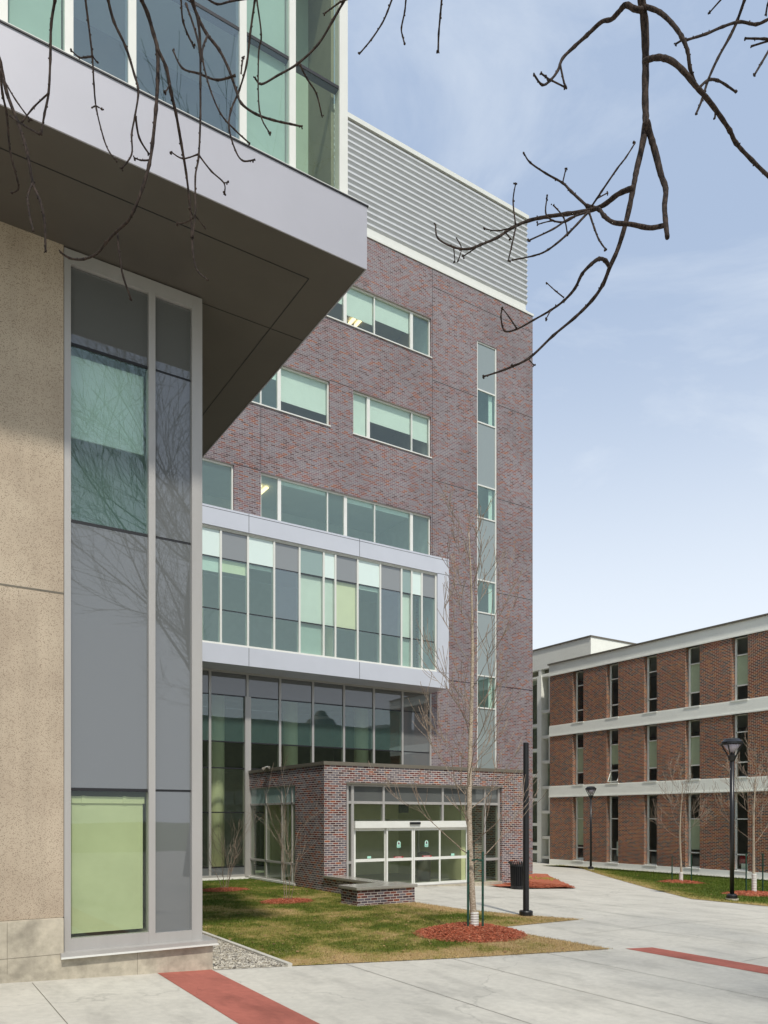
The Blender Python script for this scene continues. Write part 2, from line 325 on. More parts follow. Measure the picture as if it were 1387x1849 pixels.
# ------------------------------------------------------------------ mesh builder
class MB:
    def __init__(s): s.v = []; s.f = []; s.sm = False
    def box(s, x0, x1, y0, y1, z0, z1):
        x0, x1 = min(x0, x1), max(x0, x1); y0, y1 = min(y0, y1), max(y0, y1); z0, z1 = min(z0, z1), max(z0, z1)
        n = len(s.v)
        s.v += [(x0,y0,z0),(x1,y0,z0),(x1,y1,z0),(x0,y1,z0),(x0,y0,z1),(x1,y0,z1),(x1,y1,z1),(x0,y1,z1)]
        s.f += [tuple(n+i for i in q) for q in ((0,3,2,1),(4,5,6,7),(0,1,5,4),(1,2,6,5),(2,3,7,6),(3,0,4,7))]
        return s
    def quad(s, a, b, c, d):
        n = len(s.v); s.v += [tuple(a), tuple(b), tuple(c), tuple(d)]; s.f.append((n, n+1, n+2, n+3)); return s
    def poly(s, pts):
        n = len(s.v); s.v += [tuple(p) for p in pts]; s.f.append(tuple(range(n, n+len(pts)))); return s
    def prism(s, pts, off):                     # pts: closed outline, off: extrusion vector
        n = len(s.v); k = len(pts); off = Vector(off)
        s.v += [tuple(p) for p in pts] + [tuple(Vector(p)+off) for p in pts]
        s.f.append(tuple(range(n+k-1, n-1, -1))); s.f.append(tuple(range(n+k, n+2*k)))
        for i in range(k):
            j = (i+1) % k; s.f.append((n+i, n+j, n+k+j, n+k+i))
        return s
    def tube(s, pts, rad, n=6, cap=True):
        pts = [Vector(p) for p in pts]
        if not isinstance(rad, (list, tuple)): rad = [rad]*len(pts)
        b = len(s.v); up = None
        for i, p in enumerate(pts):
            d = (pts[min(i+1, len(pts)-1)] - pts[max(i-1, 0)])
            if d.length < 1e-9: d = Vector((0, 0, 1))
            d.normalize()
            if up is None:
                up = d.orthogonal().normalized()
            else:
                up = (up - d*up.dot(d))
                up = up.normalized() if up.length > 1e-6 else d.orthogonal().normalized()
            w = d.cross(up)
            for k in range(n):
                a = 2*math.pi*k/n
                s.v.append(tuple(p + (up*math.cos(a) + w*math.sin(a))*rad[i]))
        for i in range(len(pts)-1):
            for k in range(n):
                k2 = (k+1) % n
                s.f.append((b+i*n+k, b+i*n+k2, b+(i+1)*n+k2, b+(i+1)*n+k))
        if cap:
            s.f.append(tuple(b+k for k in range(n-1, -1, -1)))
            e = b+(len(pts)-1)*n; s.f.append(tuple(e+k for k in range(n)))
        return s
    def lathe(s, prof, cx=0, cy=0, n=24):       # prof: list of (r, z)
        b = len(s.v)
        for r, z in prof:
            for k in range(n):
                a = 2*math.pi*k/n; s.v.append((cx+r*math.cos(a), cy+r*math.sin(a), z))
        for i in range(len(prof)-1):
            for k in range(n):
                k2 = (k+1) % n
                s.f.append((b+i*n+k, b+i*n+k2, b+(i+1)*n+k2, b+(i+1)*n+k))
        s.f.append(tuple(b+k for k in range(n-1, -1, -1)))
        e = b+(len(prof)-1)*n; s.f.append(tuple(e+k for k in range(n)))
        return s
    def blob(s, c, r, n=5, zs=1.0):
        c = Vector(c); b = len(s.v)
        s.v.append(tuple(c+Vector((0, 0, r*zs))))
        for lv in (.5, -.5):
            for k in range(n):
                a = 2*math.pi*(k+.5*(lv < 0))/n
                s.v.append(tuple(c+Vector((r*.87*math.cos(a), r*.87*math.sin(a), r*lv*zs))))
        s.v.append(tuple(c-Vector((0, 0, r*zs)))); e = b+2*n+1
        for k in range(n):
            k2 = (k+1) % n
            s.f += [(b, b+1+k, b+1+k2), (b+1+k, b+1+n+k, b+1+k2), (b+1+k2, b+1+n+k, b+1+n+k2), (e, b+1+n+k2, b+1+n+k)]
        return s
    def build(s, name, mat, parent=None, org=None, smooth=False, bevel=0):
        if parent is not None: org = ORG[parent.name]
        org = Vector(org) if org is not None else Vector((0, 0, 0))
        me = bpy.data.meshes.new(name)
        me.from_pydata([(x-org.x, y-org.y, z-org.z) for x, y, z in s.v], [], s.f)
        me.materials.append(mat); me.update()
        if smooth:
            me.polygons.foreach_set('use_smooth', [True]*len(me.polygons))
        o = bpy.data.objects.new(name, me); C.objects.link(o)
        if parent is not None: o.parent = parent
        else: o.location = org
        ORG[o.name] = org
        if bevel:
            md = o.modifiers.new('Bevel', 'BEVEL'); md.width = bevel; md.segments = 2; md.limit_method = 'ANGLE'
        return o

def tag(o, label=None, cat=None, group=None, kind=None):
    if label: o['label'] = label
    if cat: o['category'] = cat
    if group: o['group'] = group
    if kind: o['kind'] = kind
    return o
def thing(name, label, cat, loc=(0, 0, 0), group=None):
    o = bpy.data.objects.new(name, None); C.objects.link(o); o.location = loc; o.empty_display_size = .3
    ORG[o.name] = Vector(loc); return tag(o, label, cat, group)
def B(x0, x1, y0, y1, z0, z1): return MB().box(x0, x1, y0, y1, z0, z1)

# plane helpers: facade on plane y=c facing -y (axis 'y', a = x) or plane x=c facing -x (axis 'x', a = y)
def pt(ax, c, a, z, d=0): return (a, c+d, z) if ax == 'y' else (c+d, a, z)
def bx(m, ax, c, a0, a1, z0, z1, d0, d1):
    return m.box(a0, a1, c+d0, c+d1, z0, z1) if ax == 'y' else m.box(c+d0, c+d1, a0, a1, z0, z1)
def facade(m, ax, c, a0, a1, z0, z1, holes, depth):
    A = sorted({a0, a1, *[h[0] for h in holes], *[h[1] for h in holes]}); Z = sorted({z0, z1, *[h[2] for h in holes], *[h[3] for h in holes]})
    fl = ax == 'x'
    def q(*p): m.quad(*(p[::-1] if fl else p))
    for i in range(len(A)-1):
        for j in range(len(Z)-1):
            ca, cz = (A[i]+A[i+1])/2, (Z[j]+Z[j+1])/2
            if any(h[0] < ca < h[1] and h[2] < cz < h[3] for h in holes): continue
            q(pt(ax, c, A[i], Z[j]), pt(ax, c, A[i+1], Z[j]), pt(ax, c, A[i+1], Z[j+1]), pt(ax, c, A[i], Z[j+1]))
    for h in holes:
        x0, x1, y0, y1 = h[:4]
        q(pt(ax, c, x0, y0), pt(ax, c, x0, y1), pt(ax, c, x0, y1, depth), pt(ax, c, x0, y0, depth))
        q(pt(ax, c, x1, y1), pt(ax, c, x1, y0), pt(ax, c, x1, y0, depth), pt(ax, c, x1, y1, depth))
        q(pt(ax, c, x0, y1), pt(ax, c, x1, y1), pt(ax, c, x1, y1, depth), pt(ax, c, x0, y1, depth))
        q(pt(ax, c, x1, y0), pt(ax, c, x0, y0), pt(ax, c, x0, y0, depth), pt(ax, c, x1, y0, depth))
    return m

# image-plane calculator used once to read real positions off the photo's measured points
def at_plane(px, py, V):                      # plane y = V -> (x, z)
    a = (px-693.5)/F; D = V/(.8409-.5412*a)
    return D*(.5412+.8409*a), H+(1475-py)/F*D
def at_planeX(px, py, U):                     # plane x = U -> (y, z)
    a = (px-693.5)/F; D = U/(.5412+.8409*a)
    return D*(.8409-.5412*a), H+(1475-py)/F*D
def g(u):                                     # ground level: rises gently by the corner building, falls towards the hall
    if u < -2: return .28
    if u < 4.27: return .045*(4.27-u)
    if u < 15: return 0.0
    if u < 36: return -.04*(u-15)
    return -.84
def at_ground(px, py):
    a = (px-693.5)/F; z = 0.0
    for _ in range(30):
        D = (H-z)*F/(py-1475); u = D*(.5412+.8409*a); z = g(u)
    return u, D*(.8409-.5412*a)
X = lambda px, V: at_plane(px, 1475, V)[0]
ZV = lambda px, py, V: at_plane(px, py, V)[1]

# ------------------------------------------------------------------ camera, sky, sun
cam = bpy.data.cameras.new('camera'); co = bpy.data.objects.new('camera', cam); C.objects.link(co)
co.location = (0, 0, H); co.rotation_euler = (R(90), 0, math.atan2(-.5412, .8409))
cam.sensor_fit = 'HORIZONTAL'; cam.sensor_width = 36; cam.lens = 36*F/1387; cam.shift_y = 550.5/1387
cam.clip_start = .1; cam.clip_end = 3000
bpy.context.scene.camera = co
sc = bpy.context.scene
w = bpy.data.worlds.new('World'); sc.world = w; w.use_nodes = True
nt = w.node_tree; bg = nt.nodes['Background']
SUN = Vector((.15, .55, -.82)).normalized()
sky = nd(nt, 'ShaderNodeTexSky', sky_type='NISHITA', sun_disc=False)
sky.sun_elevation = math.asin(-SUN.z); sky.sun_rotation = math.atan2(-SUN.x, -SUN.y); sky.altitude = 100
sky.air_density = 1.0; sky.dust_density = 1.5; sky.ozone_density = 1.5
tc = nd(nt, 'ShaderNodeTexCoord')
mp = nd(nt, 'ShaderNodeMapping'); mp.inputs['Scale'].default_value = (1, 1, 2.6); lk(nt, tc.outputs['Generated'], mp.inputs['Vector'])
n = nd(nt, 'ShaderNodeTexNoise', Scale=2.6, Detail=9, Roughness=.62, Distortion=.6); lk(nt, mp.outputs[0], n.inputs['Vector'])
cr = nd(nt, 'ShaderNodeMapRange'); cr.inputs['From Min'].default_value = .50; cr.inputs['From Max'].default_value = .8
cr.inputs['To Min'].default_value = 0; cr.inputs['To Max'].default_value = .75
lk(nt, n.outputs['Fac'], cr.inputs['Value'])
def mixc(a, b, f):
    m_ = nd(nt, 'ShaderNodeMix', data_type='RGBA')
    for v, k in ((f, 0), (a, 6), (b, 7)):
        if hasattr(v, 'links'): lk(nt, v, m_.inputs[k])
        else: m_.inputs[k].default_value = v
    return m_.outputs[2]
sz = nd(nt, 'ShaderNodeSeparateXYZ'); lk(nt, tc.outputs['Generated'], sz.inputs[0])
hz_ = nd(nt, 'ShaderNodeMapRange', interpolation_type='SMOOTHSTEP'); lk(nt, sz.outputs['Z'], hz_.inputs['Value'])
hz_.inputs['From Min'].default_value = .12; hz_.inputs['From Max'].default_value = .60; hz_.inputs['To Min'].default_value = 1; hz_.inputs['To Max'].default_value = 0
thin = mixc(sky.outputs[0], (3.95, 4.9, 6.5, 1), .8)        # thin high haze over the clear sky
cld = mixc(thin, (6.0, 6.6, 7.4, 1), cr.outputs[0])
fin = mixc(cld, (7.0, 7.6, 8.3, 1), hz_.outputs[0])
lk(nt, fin, bg.inputs[0])
bg.inputs[1].default_value = .11
sl = bpy.data.lights.new('sun', 'SUN'); so = bpy.data.objects.new('sun', sl); C.objects.link(so)
sl.energy = 3.0; sl.angle = R(3); sl.color = (1, .95, .87)
so.rotation_euler = SUN.to_track_quat('-Z', 'Y').to_euler()
sc.view_settings.view_transform = 'Standard'; sc.view_settings.look = 'None'; sc.view_settings.gamma = 1
sc.view_settings.exposure = 0.2
sc.cycles.max_bounces = 8; sc.cycles.transparent_max_bounces = 16

# ------------------------------------------------------------------ ground sheets
def sheet(name, poly, mat, dz, kind='structure', label=None, step=None, attr=None, cat=None):
    bm = bmesh.new()
    f = bm.faces.new([bm.verts.new((x, y, 0)) for x, y in poly])
    bm.normal_update()
    if f.normal.z < 0: f.normal_flip()
    bmesh.ops.triangulate(bm, faces=bm.faces[:])
    cuts = [-2, 4.27, 15, 36]; xs = [p[0] for p in poly]; ys = [p[1] for p in poly]
    if step:
        k = min(xs)+step
        while k < max(xs): cuts.append(k); k += step
    for cu in cuts:
        if min(xs) < cu < max(xs):
            bmesh.ops.bisect_plane(bm, geom=bm.verts[:]+bm.edges[:]+bm.faces[:], plane_co=(cu, 0, 0), plane_no=(1, 0, 0))
    if step:
        k = min(ys)+step
        while k < max(ys):
            bmesh.ops.bisect_plane(bm, geom=bm.verts[:]+bm.edges[:]+bm.faces[:], plane_co=(0, k, 0), plane_no=(0, 1, 0)); k += step
    for v in bm.verts: v.co.z = g(v.co.x)+dz
    me = bpy.data.meshes.new(name); bm.to_mesh(me); bm.free(); me.materials.append(mat)
    if attr:
        a = me.attributes.new('dry', 'FLOAT', 'POINT')
        a.data.foreach_set('value', [attr(v.co.x, v.co.y) for v in me.vertices])
    o = bpy.data.objects.new(name, me); C.objects.link(o); tag(o, label, cat, None, kind); ORG[o.name] = Vector()
    return o
def inpoly(x, y, P):
    c = False; n = len(P)
    for i in range(n):
        x0, y0 = P[i]; x1, y1 = P[i-1]
        if (y0 > y) != (y1 > y) and x < (x1-x0)*(y-y0)/(y1-y0)+x0: c = not c
    return c
def segd(x, y, P):
    best = 1e9
    for i in range(len(P)-1):
        (x0, y0), (x1, y1) = P[i], P[i+1]
        dx, dy = x1-x0, y1-y0; t = max(0, min(1, ((x-x0)*dx+(y-y0)*dy)/(dx*dx+dy*dy+1e-9)))
        best = min(best, math.hypot(x-x0-t*dx, y-y0-t*dy))
    return best

sheet('ground', [(-400, -400), (600, -400), (600, 600), (-400, 600)], M['ground'], -.06, attr=lambda x, y: .25)
sheet('pavement', [(-30, -30), (60, -30), (60, 75), (-30, 75)], M['paving'], 0.0)
# grass plots
lawn1 = [(5.42, 11.17), (8.12, 10.28), (10.95, 9.5), (10.9, 12.65), (13.55, 12.6), (12.9, 14.0), (12.45, 15.6), (12.34, 17.6), (12.3, 19.5), (11.8, 21.7), (11.8, 27.8), (5.42, 27.8)]
edge1 = [(5.42, 11.17), (8.12, 10.28), (10.95, 9.5), (10.9, 12.65), (13.55, 12.6), (12.45, 15.6), (12.3, 18.5)]
e2 = [at_ground(*p) for p in ((1387, 1637), (1249, 1623.7), (1165.6, 1602.7), (1110, 1587), (1081.8, 1578.6), (1055, 1570), (1031.8, 1564))]
lawn2 = [(e2[0][0]+2.0, e2[0][1]-4.0)] + e2 + [(36.2, e2[-1][1]+1.2), (37.7, e2[-1][1]+1.0), (37.7, 2), (e2[0][0]+3.5, 2)]
edge2 = [(e2[0][0]+2.0, e2[0][1]-4.0)] + e2
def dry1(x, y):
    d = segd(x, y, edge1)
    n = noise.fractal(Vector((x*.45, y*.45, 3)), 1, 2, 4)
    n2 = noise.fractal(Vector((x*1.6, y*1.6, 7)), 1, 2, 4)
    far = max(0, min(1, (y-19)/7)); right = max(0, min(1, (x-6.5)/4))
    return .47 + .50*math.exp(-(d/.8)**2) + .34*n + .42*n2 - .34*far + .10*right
def dry2(x, y):
    d = segd(x, y, edge2)
    n2 = noise.fractal(Vector((x*.7, y*.7, 17)), 1, 2, 4)
    return .16 + .62*math.exp(-(d/1.1)**2) + .34*n2
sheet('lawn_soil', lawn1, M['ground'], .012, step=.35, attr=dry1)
sheet('lawn_soil', lawn2, M['ground'], .012, step=.7, attr=dry2)
sheet('gravel_bed', [(4.27, 11.55), (5.36, 11.2), (5.36, 27.8), (4.27, 27.8)], M['gravel'], .006)
def strip(name, path, wdt, mat, dz, h=0):
    m = MB()
    for (x0, y0), (x1, y1) in zip(path[:-1], path[1:]):
        L = math.hypot(x1-x0, y1-y0); nx, ny = -(y1-y0)/L*wdt/2, (x1-x0)/L*wdt/2
        k = max(1, int(abs(x1-x0)/2))
        for i in range(k):
            a, b = i/k, (i+1)/k
            ax_, ay, bx_, by = x0+(x1-x0)*a, y0+(y1-y0)*a, x0+(x1-x0)*b, y0+(y1-y0)*b
            m.quad((ax_-nx, ay-ny, g(ax_-nx)+dz), (bx_-nx, by-ny, g(bx_-nx)+dz), (bx_+nx, by+ny, g(bx_+nx)+dz), (ax_+nx, ay+ny, g(ax_+nx)+dz))
    o = m.build(name, mat); tag(o, kind='structure'); return o
B(5.36, 5.44, 11.17, 27.8, -.05, .05).build('lawn_edging', M['paving'])
bpy.data.objects['lawn_edging']['kind'] = 'structure'
sheet('red_paving_band', [(3.10, -6), (3.95, -6), (4.25, 11.62), (3.40, 11.62)], M['redpave'], .004)
sheet('red_paving_band', [(11.2, -6), (11.8, -6), (11.78, 9.2), (11.25, 9.38)], M['redpave'], .004)
jm = MB()
for u, y1 in ((6.25, 10.85), (8.0, 10.28), (9.72, 9.8), (1.65, 11.5), (-.1, 11.5), (13.5, 12.55), (15.2, 21.5), (17.0, 21.5)):
    y0 = -6
    if u > 14: y0 = 9
    k = 1
    jm.quad((u-.0045, y0, g(u)+.004), (u+.0045, y0, g(u)+.004), (u+.0045, y1, g(u)+.004), (u-.0045, y1, g(u)+.004))
for v, x0, x1 in ((14.6, 12.9, 24), (17.4, 12.4, 24), (11.0, 11.9, 30), (7.5, 11.9, 24), (4.3, 4.3, 11.1), (20.0, 12.4, 18)):
    xs = [x0]+[c for c in (15,) if x0 < c < x1]+[x1]
    for a, b in zip(xs[:-1], xs[1:]):
        jm.quad((a, v-.005, g(a)+.0045), (b, v-.005, g(b)+.0045), (b, v+.005, g(b)+.0045), (a, v+.005, g(a)+.0045))
tag(jm.build('paving_joints', M['joint']), kind='structure')

def blades(name, poly, count, hmin, hmax, wdt, attr, label, seed, dens=None):
    rs = random.Random(seed); xs = [p[0] for p in poly]; ys = [p[1] for p in poly]
    V = []; A = []
    while len(V) < count*3:
        x, y = rs.uniform(min(xs), max(xs)), rs.uniform(min(ys), max(ys))
        if dens and rs.random() > dens(x, y): continue
        if not inpoly(x, y, poly): continue
        d = attr(x, y)+rs.uniform(-.12, .12); z = g(x)+.01
        hh = rs.uniform(hmin, hmax)*(1-.45*max(0, min(1, d))); a = rs.uniform(0, math.pi); c, s_ = math.cos(a)*wdt, math.sin(a)*wdt
        V += [(x-c, y-s_, z), (x+c, y+s_, z), (x+rs.uniform(-.5, .5)*hh, y+rs.uniform(-.5, .5)*hh, z+hh)]; A += [d, d, d]
    me = bpy.data.meshes.new(name); n = len(V)//3
    me.from_pydata(V, [], [(3*i, 3*i+1, 3*i+2) for i in range(n)]); me.materials.append(M['blades'])
    at = me.attributes.new('dry', 'FLOAT', 'POINT'); at.data.foreach_set('value', A)
    o = bpy.data.objects.new(name, me); C.objects.link(o); tag(o, label, 'grass', None, 'stuff'); ORG[o.name] = Vector()
def grow(P, k):
    cx = sum(p[0] for p in P)/len(P); cy = sum(p[1] for p in P)/len(P)
    return [(x+k*(1 if x > cx else -.0), y+k*(1 if y > cy else -1)) for x, y in P]
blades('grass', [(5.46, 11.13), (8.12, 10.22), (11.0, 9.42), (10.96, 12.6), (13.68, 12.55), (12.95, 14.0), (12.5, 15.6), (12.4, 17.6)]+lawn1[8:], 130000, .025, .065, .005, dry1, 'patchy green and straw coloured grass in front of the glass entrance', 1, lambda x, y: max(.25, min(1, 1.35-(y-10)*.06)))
blades('grass', lawn2, 60000, .04, .10, .010, dry2, 'greener grass plot beside the long brick hall', 2)

def scatter_leaves(name, poly, cnt, seed, size, mat, label, cat='leaves'):
    rs = random.Random(seed); xs = [p[0] for p in poly]; ys = [p[1] for p in poly]; m = MB(); k = 0
    while k < cnt:
        x, y = rs.uniform(min(xs), max(xs)), rs.uniform(min(ys), max(ys))
        if not inpoly(x, y, poly): continue
        k += 1; s_ = rs.uniform(.4, 1)*size; a = rs.uniform(0, 6.28); z = g(x)+rs.uniform(.02, .045)
        P = []
        for i in range(5):
            t = a+i*1.257; r = s_*rs.uniform(.5, 1)
            P.append((x+r*math.cos(t), y+r*math.sin(t)*.8, z+rs.uniform(-.4, .6)*s_*.6))
        m.poly(P)
    tag(m.build(name, mat), label, cat, None, 'stuff')
scatter_leaves('fallen_leaves', lawn1, 800, 5, .045, M['leaf'], 'dry brown leaves scattered over the lawn by the entrance')
scatter_leaves('fallen_leaves', lawn2, 160, 6, .07, M['leaf'], 'few dry leaves on the grass by the brick hall')

rs = random.Random(55); m = MB(); k = 0
while k < 46:
    x0, y0 = rs.uniform(5.6, 12.8), rs.uniform(10.2, 19)
    if not inpoly(x0, y0, lawn1): continue
    k += 1; sz_ = rs.uniform(.05, .20)
    for _ in range(int(60*sz_/.1)):
        x, y = x0+rs.gauss(0, sz_), y0+rs.gauss(0, sz_*.7)
        if not inpoly(x, y, lawn1): continue
        a = rs.uniform(0, 6.28); L = rs.uniform(.015, .05); z = rs.uniform(.015, .04)
        m.poly([(x, y, z), (x+.005, y+.004, z), (x+L*math.cos(a), y+L*math.sin(a), z+rs.uniform(-.01, .015))])
tag(m.build('dead_grass', randcol('straw', [lin(190, 160, 110), lin(222, 196, 150), lin(160, 130, 84)], 60)), 'pale straw clumps of dead grass lying on the lawn', 'grass', None, 'stuff')

# gravel stones
rs = random.Random(9); m = MB()
for _ in range(5200):
    y = 11.2+6.5*rs.random()**1.6; x = rs.uniform(4.3, 5.34)
    if y < 11.62-(x-4.27)*.35: continue
    m.blob((x, y, rs.uniform(.005, .03)), rs.uniform(.010, .028), 4, rs.uniform(.5, .9))
tag(m.build('gravel', M['gravel']), 'mixed grey and tan gravel strip beside the concrete plinth', 'gravel', None, 'stuff')

# ------------------------------------------------------------------ glazing helpers
def glazing(parent, ax, c, us, zs, cells, vw, hw, vm, hm, d=.0, proud=.03, thick=.12, hd=.012, skipv=(), frame_name='mullion_frame', endw=None, label_map=None):
    """us, zs: boundaries; cells[col][row] = material key or (key, blind fraction, blind key)"""
    f = MB()
    for i, u in enumerate(us):
        ww = vw if endw is None or 0 < i < len(us)-1 else endw
        if i in skipv: continue
        bx(f, ax, c, u-ww/2, u+ww/2, zs[0], zs[-1], d-proud, d+thick)
    fr = f.build(frame_name, vm, parent)
    for j, z in enumerate(zs):
        inner = 0 < j < len(zs)-1; hh = hw if inner else vw
        bx(MB(), ax, c, us[0]+.002, us[-1]-.002, z-hh/2, z+hh/2, d-hd if inner else d-proud+.005, d+thick-.01).build('transom', hm if inner else vm, parent)
    for i in range(len(us)-1):
        for j in range(len(zs)-1):
            k = cells[i][j]
            if k is None: continue
            bl = None
            if isinstance(k, tuple):
                k, bl, bk = k
                if bl > .9: k = 'glass_blind'
            q = MB(); p0 = bx(q, ax, c, us[i]+vw*.4, us[i+1]-vw*.4, zs[j]+hw*.3, zs[j+1]-hw*.3, d, d+.02) if k not in ('glass', 'glass_blind', 'glass_dark', 'glass_clear', 'glass_wavy') else None
            if p0 is None:
                P = [pt(ax, c, us[i]+vw*.4, zs[j]+hw*.3, d), pt(ax, c, us[i+1]-vw*.4, zs[j]+hw*.3, d), pt(ax, c, us[i+1]-vw*.4, zs[j+1]-hw*.3, d), pt(ax, c, us[i]+vw*.4, zs[j+1]-hw*.3, d)]
                if ax == 'x': P = P[::-1]
                q.quad(*P)
            q.build('spandrel_panel' if p0 is not None else 'window_pane', M[k], fr)
            if bl:
                bq = MB(); z1 = zs[j+1]-.03; z0 = z1-(z1-zs[j])*bl
                bx(bq, ax, c, us[i]+vw*.7, us[i+1]-vw*.7, z0, z1, d+.09, d+.10)
                bx(bq, ax, c, us[i]+vw*.7, us[i+1]-vw*.7, z0-.03, z0-.001, d+.085, d+.105)
                bq.build('blind', M[bk], fr)
    return fr

def window(parent, ax, c, a0, a1, z0, z1, rec, mulls, blinds=None, gm='glass', fm='white_metal', fw=.058, trans=(), lit=None):
    """a window set rec behind the face; mulls = [(pos, width)], blinds = {pane index: (fraction, key)}"""
    f = MB()
    e = .004
    bx(f, ax, c, a0+e, a1-e, z0+e, z0+fw, rec-.03, rec+.08); bx(f, ax, c, a0+e, a1-e, z1-fw, z1-e, rec-.03, rec+.08)
    bx(f, ax, c, a0+e, a0+fw, z0+fw, z1-fw, rec-.03, rec+.08); bx(f, ax, c, a1-fw, a1-e, z0+fw, z1-fw, rec-.03, rec+.08)
    edges = [a0+fw]
    for p, wd in mulls:
        bx(f, ax, c, p-wd/2, p+wd/2, z0+fw, z1-fw, rec-.028, rec+.078); edges += [p-wd/2, p+wd/2]
        if wd > .12: pass
    edges.append(a1-fw)
    for t in trans: 
        for i in range(0, len(edges), 2): bx(f, ax, c, edges[i], edges[i+1], t-.035, t+.035, rec-.026, rec+.076)
    wn = f.build('window', M[fm], parent)
    for i in range(len(edges)//2):
        e0, e1 = edges[2*i]-.01, edges[2*i+1]+.01
        q = MB(); P = [pt(ax, c, e0, z0+.03, rec+.03), pt(ax, c, e1, z0+.03, rec+.03), pt(ax, c, e1, z1-.03, rec+.03), pt(ax, c, e0, z1-.03, rec+.03)]
        q.quad(*(P[::-1] if ax == 'x' else P)); q.build('pane', M['glass_blind' if (blinds or {}).get(i, (0,))[0] > .45 and gm == 'glass' else gm], wn)
    for i, (fr, key) in (blinds or {}).items():
        bz = z1-fw; b = MB(); bot = bz-(bz-z0-fw)*fr
        bx(b, ax, c, edges[2*i]+.02, edges[2*i+1]-.02, bot, bz, rec+.09, rec+.10); b.build('blind', M[key], wn)
    return wn

def room(parent, ax, c, a0, a1, z0, z1, d0, d1, wall='room', floor='floor_in', ceil='ceil', part='interior'):
    t = .05
    m = MB(); bx(m, ax, c, a0, a1, z0, z1, d1, d1+t); bx(m, ax, c, a0-t, a0-.001, z0, z1, d0, d1); bx(m, ax, c, a1+.001, a1+t, z0, z1, d0, d1)
    m.build(part, M[wall], parent)
    m = MB(); bx(m, ax, c, a0, a1, z0-.08, z0-.002, d0, d1); m.build('floor_slab', M[floor], parent)
    m = MB(); bx(m, ax, c, a0, a1, z1+.002, z1+.08, d0, d1); m.build('ceiling', M[ceil], parent)

# ------------------------------------------------------------------ left: corner building
CB = thing('corner_building', 'beige precast and glass corner building with silver overhanging upper storey at the left', 'building', (4, 12, 0))
VW, VF, VG = 11.76, 9.78, 10.03
SO = H+8.16; FT = H+9.08
B(-9, 2.092, 11.70, 11.95, .97, SO+.12).build('precast_wall', M['precast'], CB)
B(-9, 2.0925, 11.696, 11.71, H+3.175, H+3.20).build('panel_joint', M['joint'], CB)
B(-9, 2.075, 11.60, 12.1, -.3, .965).build('plinth', M['plinth'], CB)
B(2.075, 4.27, 11.60, 28, -.3, .41).build('plinth', M['plinth'], CB)
m = MB().box(-.5, -.495, 11.597, 11.6, .2, .96); m.box(.62, .625, 11.597, 11.6, .2, .96); m.box(-9, 2.03, 11.597, 11.6, .46, .464); m.box(1.35, 1.354, 11.597, 11.6, .25, .96); m.box(3.1, 3.104, 11.597, 11.6, -.1, .41)
m.build('form_line', M['joint'], CB)
B(2.03, 4.32, 11.53, 11.76, .405, .475).build('sill', M['silver'], CB); B(4.13, 4.32, 11.76, 27.9, .405, .475).build('sill', M['silver'], CB)
B(2.028, 4.335, 11.518, 11.53, .395, .42).build('sill_lip', M['white_metal'], CB)
zs = [.53, H+.40, H+4.27, H+6.82, SO-.22]
posts = [(2.10, 2.19), (3.30, 3.40), (3.97, 4.135)]
m = MB()
for a, b in posts: m.box(a, b, VW-.06, VW+.1, .475, SO-.1)
m.box(2.101, 4.134, VW-.055, VW+.09, SO-.22, SO-.02)
m.box(2.19, 3.30, VW-.055, VW+.09, .475, .65); m.box(3.40, 3.97, VW-.055, VW+.09, .475, .63)
fr = m.build('curtain_wall_frame', M['silver'], CB)
for z in zs[1:4]:
    B(2.19, 3.30, VW-.004, VW+.05, z-.022, z+.022).build('gasket', M['dark'], CB); B(3.40, 3.97, VW-.004, VW+.05, z-.012, z+.012).build('gasket', M['dark'], CB)
for a, b, i in ((2.19, 3.30, 0), (3.40, 3.97, 1)):
    for j in range(4):
        q = MB()
        if i == 0 and j in (0, 2):
            q.quad((a, VW+.01, zs[j]), (b, VW+.01, zs[j]), (b, VW+.01, zs[j+1]), (a, VW+.01, zs[j+1])); q.build('window_pane', M['glass_clear' if j == 0 else 'glass'], fr)
        else:
            q.box(a, b, VW, VW+.03, zs[j]+.02, zs[j+1]-.01); q.build('spandrel_panel', M['grey' if j < 3 else 'greydk'], fr)
# blinds behind the two windows
q = B(2.16, 3.25, VW+.09, VW+.10, .74, H+.20); q.box(2.16, 3.25, VW+.085, VW+.11, .70, .74); q.box(2.14, 3.27, VW+.07, VW+.14, H+.2, H+.30); q.box(2.36, 2.41, VW+.062, VW+.07, H+.2, H+.31); q.box(2.95, 3.0, VW+.062, VW+.07, H+.2, H+.31)
q.build('blind', M['blind_green'], CB)
q = B(2.16, 3.28, VW+.16, VW+.17, H+5.6, H+6.75); q.box(2.16, 3.28, VW+.155, VW+.18, H+5.55, H+5.6); q.build('blind', M['blind'], CB)
room(CB, 'y', VW, -1, 4.05, .5, H+.6, .12, 2.2, 'room'); room(CB, 'y', VW, -1, 4.05, H+4.2, SO-.3, .12, 1.3, 'ceil')
m = B(4.0, 4.13, VW+.1, 27.9, .475, SO-.02); m.build('side_wall', M['silver'], CB)
